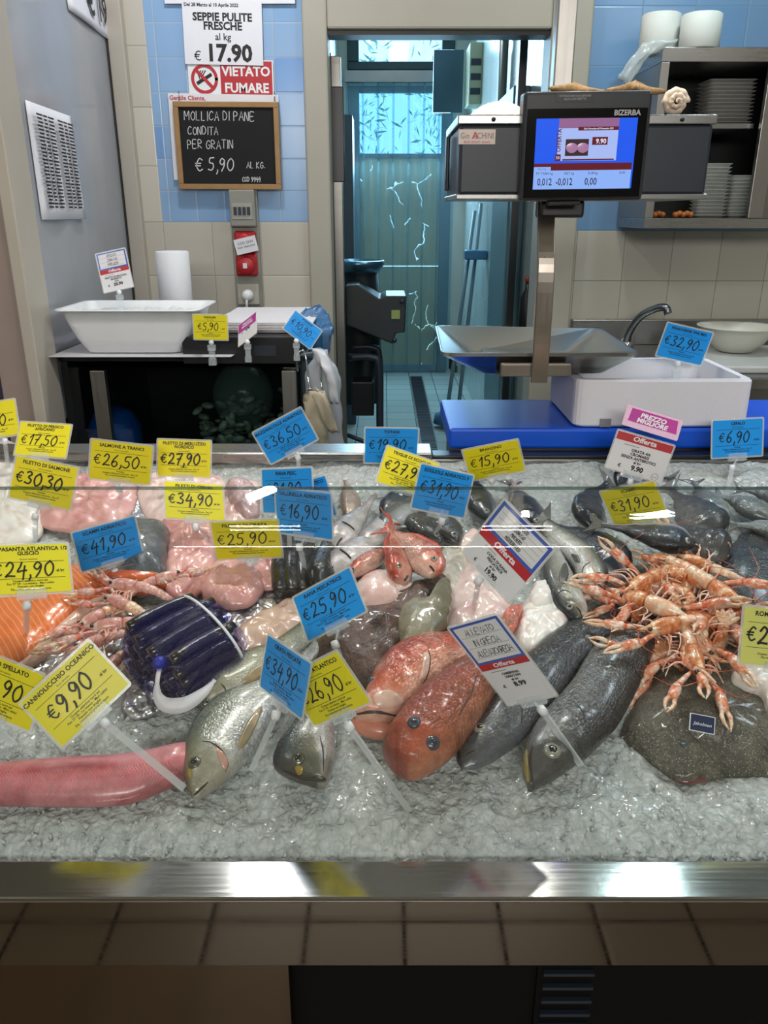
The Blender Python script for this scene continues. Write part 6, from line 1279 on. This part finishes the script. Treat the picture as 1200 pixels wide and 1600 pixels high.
fish('gurnard', 'dark grey gurnard with shiny head below the three blue cards', 'fish', [(497, 925), (505, 890), (515, 855), (520, 815)], .066, .052, MF_DARKG, 1, 60, .01, BLUNT_P, eye=(.2, .85, .005), pect=None, dors=None, tail=(FIN, .3, 1), gill=.3, mouth=(.08, .5))
for i, x in enumerate((438, 456, 474)):
    fish('dark_eel', ('dark slim fish hanging down left of the gurnard, the left one', 'dark slim fish hanging down left of the gurnard, the middle one', 'dark slim fish hanging down left of the gurnard, the right one')[i], 'fish', [(x+2, 925), (x, 890), (x+4, 855), (x+8, 820)], .034, .034, fish_mat('eel_skin', [(0, '6a6258'), (.4, '4a443e'), (1, '2a2624')], (60, 12), .3, .3, .1, .25) if i == 0 else bpy.data.materials['eel_skin'], 1, 30, .010, HR, eye=None, pect=None, dors=None, tail=None, gill=0, mouth=None)
fish('hake', 'beige fish tail at the back just right of the three blue cards', 'fish', [(545, 812), (548, 790), (545, 770), (540, 752)], .042, .036, fish_mat('hake_skin', [(0, 'd8cabc'), (.5, 'c0a890'), (1, '8a7060')], (90, 30), .15, .3, .1, .28), 1, 20, .004, BASS_P, eye=None, pect=None, dors=None, tail=None, gill=0, mouth=None)
for i, (pts, lab) in enumerate((([(600, 812), (620, 790), (650, 775), (690, 770)], 'dark fish at the back behind the sole card, the left one'), ([(690, 850), (668, 830), (645, 812), (625, 790)], 'dark striped fish behind the red mullets'), ([(765, 815), (752, 790), (745, 768), (742, 745)], 'dark fish just right of the sole card'), ([(715, 850), (700, 830), (690, 812), (685, 790)], 'dark fish under the sole card'), ([(842, 830), (830, 805), (815, 780), (800, 758)], 'dark fish at the back behind the sea bass'))):
    fish('dark_fish', lab, 'fish', pts, .062, .045, MF_DARKG if i % 2 else MF_DARK, 1, 15, .008, BASS_P, eye=(.11, .62, .006), pect=None, dors=None, tail=(FIN, .3, 1), gill=.26, mouth=(.08, .4))
fish('pale_fish', 'pale fish standing up at the back right of the sea bass price card', 'fish', [(815, 815), (812, 790), (806, 768), (800, 750)], .042, .036, MF_WHT, 1, 15, .008, BASS_P, eye=None, pect=None, dors=None, tail=(FIN_P, .3, 1), gill=.25, mouth=None)
# ---- sea bass and dark bream at right
fish_o('sea_bass', 'sea bass with white belly right of the monkfish tail offer card', [(908, 971), (893, 967), (867, 947), (851, 920), (846, 898), (845, 870), (845, 845), (842, 825)], [(914, 969), (918, 953), (907, 923), (891, 893), (878, 867), (868, 845), (860, 830), (852, 818)], .042, MF_BASS, .012, eyes=[(890, 948, .0055)], gills=[[(868, 930), (880, 922), (892, 926)]], mouths=[([(909, 966), (906, 955), (900, 948)], .0012, M_MOUTH, 'mouth')], pect=([(873, 905), (878, 885), (884, 880), (888, 898), (882, 912)], FIN))
fish_o('sea_bass', 'olive backed sea bass next to the dark bream, the right one of the pair', [(946, 924), (951, 900), (941, 877), (923, 857), (903, 840), (880, 826), (858, 812)], [(940, 927), (917, 922), (903, 903), (896, 883), (883, 867), (867, 850), (855, 835), (848, 820)], .044, MF_BASS, .018, eyes=[(936, 898, .0068)], gills=[[(922, 878), (912, 886), (909, 902)]], mouths=[([(944, 921), (936, 914), (928, 912)], .0012, M_MOUTH, 'mouth')], pect=([(893, 866), (903, 868), (907, 878), (900, 878)], FIN))
fish('dark_bream', 'dark blue bream lying between the sea bass and the scampi heap', 'fish', [(978, 902), (940, 872), (900, 843), (852, 815)], .098, .056, MF_DARK, -1, 12, .016, BREAM_P, eye=(.13, .62, .007), pect=None, dors=(.3, .85, .08, FIN), tail=(FIN, .3, 1), gill=.26, mouth=(.06, .42))
fish('dark_bream', 'dark bream with white throat just above the scampi heap', 'fish', [(1086, 852), (1045, 842), (1000, 832), (940, 820)], .085, .058, fish_mat('white_throat_skin', [(0, 'e8e8ea'), (.38, 'd8d8dc'), (.52, '4a5262'), (.8, '202836'), (1, '151b26')], (80, 30), .2, .3, .2, .2, uvn=.05), 1, 10, .04, BREAM_P, eye=(.1, .80, .006), pect=None, dors=None, tail=(FIN, .3, 1), gill=.28, mouth=(.06, .42))
fish('dark_bream', 'dark bream pointing down behind the yellow scampi card', 'fish', [(928, 828), (920, 805), (925, 780), (950, 755)], .075, .052, MF_DARK, 1, 30, .014, BREAM_P, eye=(.13, .62, .007), pect=None, dors=None, tail=(FIN, .3, 1), gill=.26, mouth=(.06, .42))
fish('dark_bream', 'dark bream at the back behind the pink best price card', 'fish', [(965, 760), (985, 748), (1010, 745), (1045, 750)], .065, .045, MF_DARK, 1, 20, .010, BREAM_P, eye=None, pect=None, dors=None, tail=(FIN, .3, 1), gill=.26, mouth=None)
fish('dark_bream', 'dark bream right of the yellow scampi card', 'fish', [(1122, 835), (1100, 815), (1075, 790), (1045, 765)], .090, .055, MF_DARKG, -1, 15, .020, BREAM_P, eye=None, pect=None, dors=None, tail=(FIN, .3, 1), gill=.26, mouth=(.06, .42))
fish('grouper', 'dark grouper head with pink lips above the right end of the scampi heap', 'fish', [(1140, 862), (1110, 852), (1080, 838), (1040, 818)], .072, .056, MF_DARKG, -1, 25, .030, BLUNT_P, eye=None, pect=None, dors=None, tail=None, gill=.3, mouth=(.07, .60), mouthmat=simple('lip_pink', 'b08a80', .35, coat=.4))
fish('dark_fish', 'large dark grey fish at the right edge beyond the scampi heap', 'fish', [(1160, 975), (1180, 915), (1190, 860), (1200, 800)], .130, .060, MF_DARKG, 1, 0, .006, BASS_P, eye=None, pect=None, dors=None, tail=None, gill=.25, mouth=None)
fish('dark_fish', 'wet dark fish half hidden behind the right end of the scampi heap', 'fish', [(1118, 985), (1128, 945), (1125, 905), (1105, 865)], .095, .066, fish_mat('wet_dark_skin', [(0, '6a6a66'), (.4, '42423e'), (1, '2a2a28')], (40, 16), .2, .6, .1, .2), 1, 10, .012, BLUNT_P, eye=None, pect=None, dors=None, tail=None, gill=.25, mouth=None)
for i, (pts, hh, lab) in enumerate((([(1128, 818), (1115, 795), (1100, 775), (1085, 755)], .060, 'silver grey mullet at the back right, left of the mullet card stick'), ([(1210, 815), (1185, 800), (1155, 785), (1125, 775)], .066, 'silver grey mullet at the back right, right of the mullet card stick'), ([(1260, 800), (1230, 785), (1195, 772), (1160, 765)], .06, 'silver grey mullet at the right edge of the counter back'), ([(1270, 860), (1235, 840), (1195, 826), (1150, 820)], .07, 'silver grey mullet at the right edge above the large dark fish'))):
    fish('grey_mullet', lab, 'fish', pts, hh, .045, MF_GREY, 1, 5, .012+.006*i, BASS_P, eye=None, pect=None, dors=None, tail=(FIN, .3, 1), gill=.26, mouth=None)
# ================================================================ razor clams in a blue net
nc = IP(288, 1012, .045); ax = (IP(365, 968, .045)-IP(212, 1052, .045)).normalized(); sdv = E3.cross(ax).normalized()
M_RAZ = fish_mat('razor_shell', [(0, '1e1c22'), (.3, '3a3430'), (.52, '9a8a60'), (.68, '4a4238'), (.8, '8a7a54'), (1, '1a181c')], (3, 8), .1, .3, .0, .25, uvn=.12)
M_NET = NT('blue_net'); t = M_NET
cc = t.obj(); Mm = []
for dvec in ((sdv+ax*.8), (sdv-ax*.8)):
    w_ = t.n('VectorMath', _set={'operation': 'DOT_PRODUCT'}, out=1, i0=cc, i1=tuple(dvec.normalized())); Mm.append(t.math('LESS_THAN', t.math('FRACT', t.math('MULTIPLY', w_, 260)), .13))
alpha = t.math('ADD', t.math('MULTIPLY', t.math('MAXIMUM', Mm[0], Mm[1]), .34), .07)
t.t.links.new(t.n('MixShader', i0=alpha, i1=t.n('BsdfTransparent', Color=(.88, .88, 1, 1)), i2=t.n('BsdfPrincipled', Base_Color='1a2486', Roughness=.3)), t.out.inputs[0]); M_NET = t.m
rn = random.Random(12); razs = []; k = 0
for lay, (nn, zz) in enumerate(((8, -.036), (9, -.020), (9, -.004), (8, .012), (6, .027), (4, .040))):
    for i in range(nn):
        wdt = .078*math.sqrt(max(.05, 1-((zz)/.055)**2)); off_ = (i-(nn-1)/2)*(2*wdt/max(nn-1, 1))*.92
        L = .125*rn.uniform(.88, 1.02)*math.sqrt(max(.3, 1-(off_/.12)**2)); c = nc+sdv*off_+E3*(zz+rn.uniform(-.002, .002))+ax*rn.uniform(-.008, .008)
        dv_ = (ax+sdv*rn.uniform(-.06, .06)+E3*rn.uniform(-.04, .04)).normalized(); sv = E3.cross(dv_).normalized(); uvv = dv_.cross(sv); rings = []; uv_ = []
        for j in range(9):
            f = j/8-.5; r = (.0088 if j not in (0, 8) else .0078)*(1); bow = .004*(1-(2*f)**2)
            rings.append([c+dv_*L*f+sv*(math.cos(a)*r+bow)+uvv*math.sin(a)*r*.72 for a in [2*math.pi*q_/14 for q_ in range(14)]]); uv_ += [(j/8, .5+.5*math.cos(2*math.pi*q_/14+.8)) for q_ in range(14)]
        o = MB().loft(rings, True, True, uv_).build('razor_clam', M_RAZ)
        tag(o, 'dark striped razor clam packed inside the blue net', 'razor clam', 'razor clams in the blue net')
nb = thing('clam_net', 'blue mesh net bag bulging with razor clams and a white band', 'net bag', tuple(nc-E3*.045))
rings = []
for j in range(21):
    f = j/20*2-1; rr = (1-abs(f)**3.2)**.5 if abs(f) < 1 else 0; rr = max(rr, .04); ring = []
    for i in range(40):
        a = 2*math.pi*i/40; w_ = 1+.035*math.cos(i*math.pi/2.5)
        ring.append(nc+ax*(f*.080+.004*math.sin(a*5))+sdv*(math.cos(a)*.088*rr*w_)+E3*(math.sin(a)*.056*rr*w_))
    rings.append(ring)
MB().loft(rings, True).build('mesh', M_NET, nb)
bd = MB(); pts = []
for i in range(25):
    a = math.radians(-10+200*i/24); pts.append(nc+ax*(.046-.008*math.sin(a))+sdv*(math.cos(a)*.0885*.90)+E3*(math.sin(a)*.0565*.93+.003))
bd.tube(pts, .0022, 6); bd.build('white_band', M_WHITE, nb)
pts = crom([IP(251, 1038, .078), IP(246, 1062, .07), IP(247, 1088, .05), IP(262, 1102, .04), IP(290, 1100, .04), IP(318, 1082, .045), IP(336, 1062, .05)], 30)
m = MB(); rr = []
for i, p in enumerate(pts):
    d = (pts[min(i+1, 29)]-pts[max(i-1, 0)]).normalized(); s_ = d.cross(Vector((0, -.75, .65))).normalized(); wd = .003+.0075*math.sin(math.pi*min(1, max(0, (i-6)/22)))
    rr.append([p-s_*wd, p+s_*wd])
m.loft(rr, False, False); m.build('label_strip', simple('label_strip_white', 'd8d8dc', .4, var=.04), nb, solid=.0008)
MB().ball(IP(250, 1036, .078), .010, .010, .010).build('knot', simple('net_blue', '1a2aa0', .4, bump=.8, bscale=300), nb)
# ================================================================ scampi
def sc_mat(name, c1, c2, c3):
    t = NT(name); o = t.obj(); nz = t.noise(o, 75, 5, .65); col = t.ramp(nz, [(.36, c1), (.50, c2), (.60, c3)]); col = t.mix(t.math('MULTIPLY', t.ramp(t.noise(o, 160, 3), [(.55, 0.), (.7, 1.)]), .5), col, '8a4a2c')
    t.P(Base_Color=col, Roughness=.28, Coat_Weight=.5, Coat_Roughness=.08, Normal=t.bump(t.noise(o, 240, 3), .4, .0008)); return t.m
SCO = sc_mat('scampi_shell', 'b8582e', 'dc935f', 'f0d6b4'); SCP = sc_mat('scampi_shell_pale', 'd89a72', 'ecc6a4', 'f6e6d2'); SCC = sc_mat('scampi_claw', 'd4683e', 'eba584', 'f6e4d6'); SCL = sc_mat('scampi_leg', 'dc8c6c', 'eebca2', 'f6e2d6'); EYEK = EYE_B
SCR = sc_mat('scampi_joint', 'c8431f', 'de5e34', 'ea8a60'); SCPK = sc_mat('scampi_pink', 'c98078', 'dca49a', 'e8cdc2')
def make_scampi(curl, spread, mats, seed):
    rn = random.Random(seed); S = mats; parts = []
    root = bpy.data.objects.new('scampi', None); C.objects.link(root); root.empty_display_size = .03
    def B(m, nm, mt): o = m.build(nm, mt, root, world=False); parts.append(o); return o
    # carapace: x forward, z up
    rings = []
    for s, w, h in ((-.001, .4, .5), (.004, .85, .9), (.015, 1, 1), (.03, 1, 1.02), (.042, .85, .9), (.05, .55, .62), (.056, .22, .3), (.074, .04, .05)):
        rings.append([Vector((s, math.cos(a)*.0125*w, .013+math.sin(a)*.0135*h+(.004 if s > .05 else 0))) for a in [2*math.pi*k/18 for k in range(18)]])
    B(MB().loft(rings), 'carapace', S[0])
    # abdomen of six overlapping rings, curling under
    m = MB(); rings = []; p = Vector((0, 0, .013)); an = math.pi; n = 42
    for j in range(n+1):
        f = j/n; seg = (f*6) % 1; w = (1-.42*f)*(.90+.13*seg); a_ = an
        dx = Vector((math.cos(an), 0, math.sin(an))); up = Vector((math.sin(an), 0, -math.cos(an)))
        rings.append([p+Vector((0, 1, 0))*math.cos(q)*.0125*w+up*math.sin(q)*.0112*w for q in [2*math.pi*k/18 for k in range(18)]])
        p = p+dx*(.078/n); an += curl/n
    B(m.loft(rings), 'abdomen', S[1])
    dx = Vector((math.cos(an), 0, math.sin(an))); up = Vector((math.sin(an), 0, -math.cos(an)))
    m = MB()
    for q in (-.75, -.38, 0, .38, .75):
        d = dx*math.cos(q)+Vector((0, 1, 0))*math.sin(q); s_ = Vector((0, 1, 0))*math.cos(q)-dx*math.sin(q); g = []
        for j in range(6):
            f = j/5; w = .0055*math.sin(math.pi*min(.9, .2+.7*f)); g.append([p+d*.024*f+s_*w*math.cos(a)+up*(.0012*math.sin(a)) for a in [2*math.pi*k/8 for k in range(8)]])
        m.loft(g)
    B(m, 'tail_fan', S[0])
    for sd in (1, -1):
        a0 = sd*(.30+spread*rn.uniform(.1, .7)); j0 = Vector((.046, sd*.009, .008)); e = Vector((math.cos(a0), math.sin(a0), rn.uniform(-.1, .15)))
        j1 = j0+e*.034; a1 = a0-sd*spread*rn.uniform(.0, .7); e2 = Vector((math.cos(a1), math.sin(a1), rn.uniform(-.1, .15))).normalized(); j2 = j1+e2*.034; j3 = j2+e2*.03; s2 = Vector((0, 0, 1)).cross(e2)
        m = MB(); m.tube(crom([j0, j0.lerp(j1, .5)+Vector((0, 0, .002)), j1], 8), [.0026, .003, .0034, .0038, .004, .0042, .0046, .004], 10)
        m.tube([j1, j1+e2*.005, j1+e2*.016, j2-e2*.003, j2], [.0040, .0072, .0086, .0074, .0056], 10)
        cl = B(m, 'claw', S[2])
        MB().ball(j1, .0055, .0055, .0055, 10, 8).build('claw_joint', SCR, cl, world=False)
        m = MB(); op = .0035
        for q, ln in ((1, .032), (-1, .029)):
            m.tube([j2-e2*.004+s2*q*.0028, j2+e2*.008+s2*q*(.0028+op), j2+e2*.018+s2*q*(.0018+op), j2+e2*ln+s2*q*.0008], [.0036, .0034, .0027, .0007], 8)
        m.build('pincer', SCP, cl, world=False)
        for k in range(4):
            b = Vector((.034-.009*k, sd*.009, .005)); o_ = Vector((rn.uniform(-.3, .6), sd, 0)).normalized()
            B(MB().tube(crom([b, b+o_*.018+Vector((0, 0, .006)), b+o_*.030+Vector((rn.uniform(-.004, .008), 0, -.002)), b+o_*.038+Vector((.008, 0, -.010))], 9), .0016, 6, .0007), 'leg', SCL)
        B(MB().ball((.053, sd*.0065, .0185), .0036, .003, .0036, 12, 8), 'eye', EYEK)
        q_ = Vector((.058, sd*.003, .012)); B(MB().tube(crom([q_, q_+Vector((.02, sd*.012, .012)), q_+Vector((.03, sd*.045, .008)), q_+Vector((.0, sd*.085, -.004))], 16), .0008, 5, .0003), 'antenna', SCR)
    return root, parts
_sd = []
for cu_, sp2, mats, sd_ in ((.3, .8, (SCO, SCP, SCC), 1), (2.6, .5, (SCP, SCO, SCC), 2), (1.4, 1.0, (SCO, SCO, SCC), 3), (.7, .7, (SCPK, SCPK, SCPK), 4), (2.2, .6, (SCPK, SCP, SCPK), 5)):
    _sd.append(make_scampi(cu_, sp2, mats, sd_))
used = set()
def put_scampi(kind, px, py, h, ang, scale, label, group, pitch=0, roll=0):
    r, ch = _sd[kind]
    if kind in used:
        r2 = r.copy(); C.objects.link(r2)
        for c in ch:
            d = c.copy(); C.objects.link(d); d.parent = r2
            for g in c.children: e = g.copy(); C.objects.link(e); e.parent = d
        r = r2
    used.add(kind)
    a = math.radians(ang); X = E1*math.cos(a)+E2*math.sin(a); Yv = E3.cross(X); Mx = Matrix((X, Yv, E3)).transposed().to_4x4()
    Mx = Matrix.Translation(IP(px, py, h)) @ Mx @ Matrix.Rotation(math.radians(pitch), 4, 'Y') @ Matrix.Rotation(math.radians(roll), 4, 'X') @ Matrix.Scale(scale, 4)
    r.matrix_world = Mx; r['label'] = label; r['category'] = 'scampi'; r['group'] = group
    return r
G1 = 'scampi in the right hand heap'; L1 = 'orange scampi tangled with others inside the right hand heap'
# under layer
for kd, px, py, h, an, pt2, rl in ((2, 1000, 935, .012, 200, 0, 20), (0, 1075, 940, .014, 70, 0, -20), (1, 1110, 985, .012, -60, 0, 10), (2, 1040, 985, .012, -140, 0, 10), (0, 1130, 930, .02, 110, 0, 30), (1, 1065, 905, .02, 30, 0, 0),
                                  (1, 1035, 900, .040, -110, 0, 60), (2, 1105, 960, .045, 250, 0, -60), (0, 1020, 965, .046, 150, 0, 40), (2, 1070, 960, .058, -30, 0, 50), (1, 1125, 1000, .040, 60, 0, 180), (2, 1085, 1005, .040, -120, 0, 20), (1, 1048, 925, .054, 160, 0, 100), (0, 1095, 990, .050, -80, 0, 70), (1, 1132, 968, .046, 20, 0, -40), (2, 1022, 990, .036, -60, 0, 120), (0, 1112, 895, .040, 140, 0, -30), (1, 1060, 1012, .036, -150, 0, 150)):
    put_scampi(kd, px, py, h, an, .98, L1, G1, pt2, rl)
for kd, px, py, h, an, sc_, lab, pt2, rl in (
  (1, 1008, 945, .062, -38, 1.05, 'curled scampi with an orange tail at the left end of the right hand heap', 0, 25),
  (0, 1105, 925, .066, -62, 1.10, 'large scampi sloping down with long claws on the right of the heap', 4, -10),
  (0, 1060, 985, .060, -165, .95, 'scampi stretching its white claw to the lower left of the heap', 2, 10),
  (2, 1075, 905, .062, -40, 1.0, 'scampi on top of the heap near the price card stick', 0, 30),
  (0, 1075, 1020, .050, -95, .95, 'scampi with claws hanging down over the turbot', 6, -10),
  (2, 1010, 910, .060, 215, .95, 'scampi reaching a thin claw out to the left of the heap', 0, -20)):
    put_scampi(kd, px, py, h, an, sc_, lab, G1, pt2, rl)
G2 = 'scampi beside the salmon'
for kd, px, py, h, an, sc_, lab, rl in ((3, 215, 925, .040, 170, .8, 'pink scampi lying behind the razor clam net nearest the salmon piece', 10), (4, 205, 952, .034, 150, .8, 'pink curled scampi in the middle of the left pile', -20), (3, 195, 985, .030, 195, .85, 'pale scampi stretched along the front of the left pile', 30),
  (4, 165, 965, .026, 230, .75, 'pink scampi under the blue scampi card stick', 10), (3, 165, 1005, .026, 215, .75, 'scampi peeping out behind the razor clam card', 0), (3, 245, 915, .044, 25, .7, 'pink scampi tail at the right end of the left pile', -30), (4, 190, 1035, .016, 250, .7, 'scampi at the front of the left pile beside the net', 20)):
    put_scampi(kd, px, py, h, an, sc_, lab, G2, 0, rl)
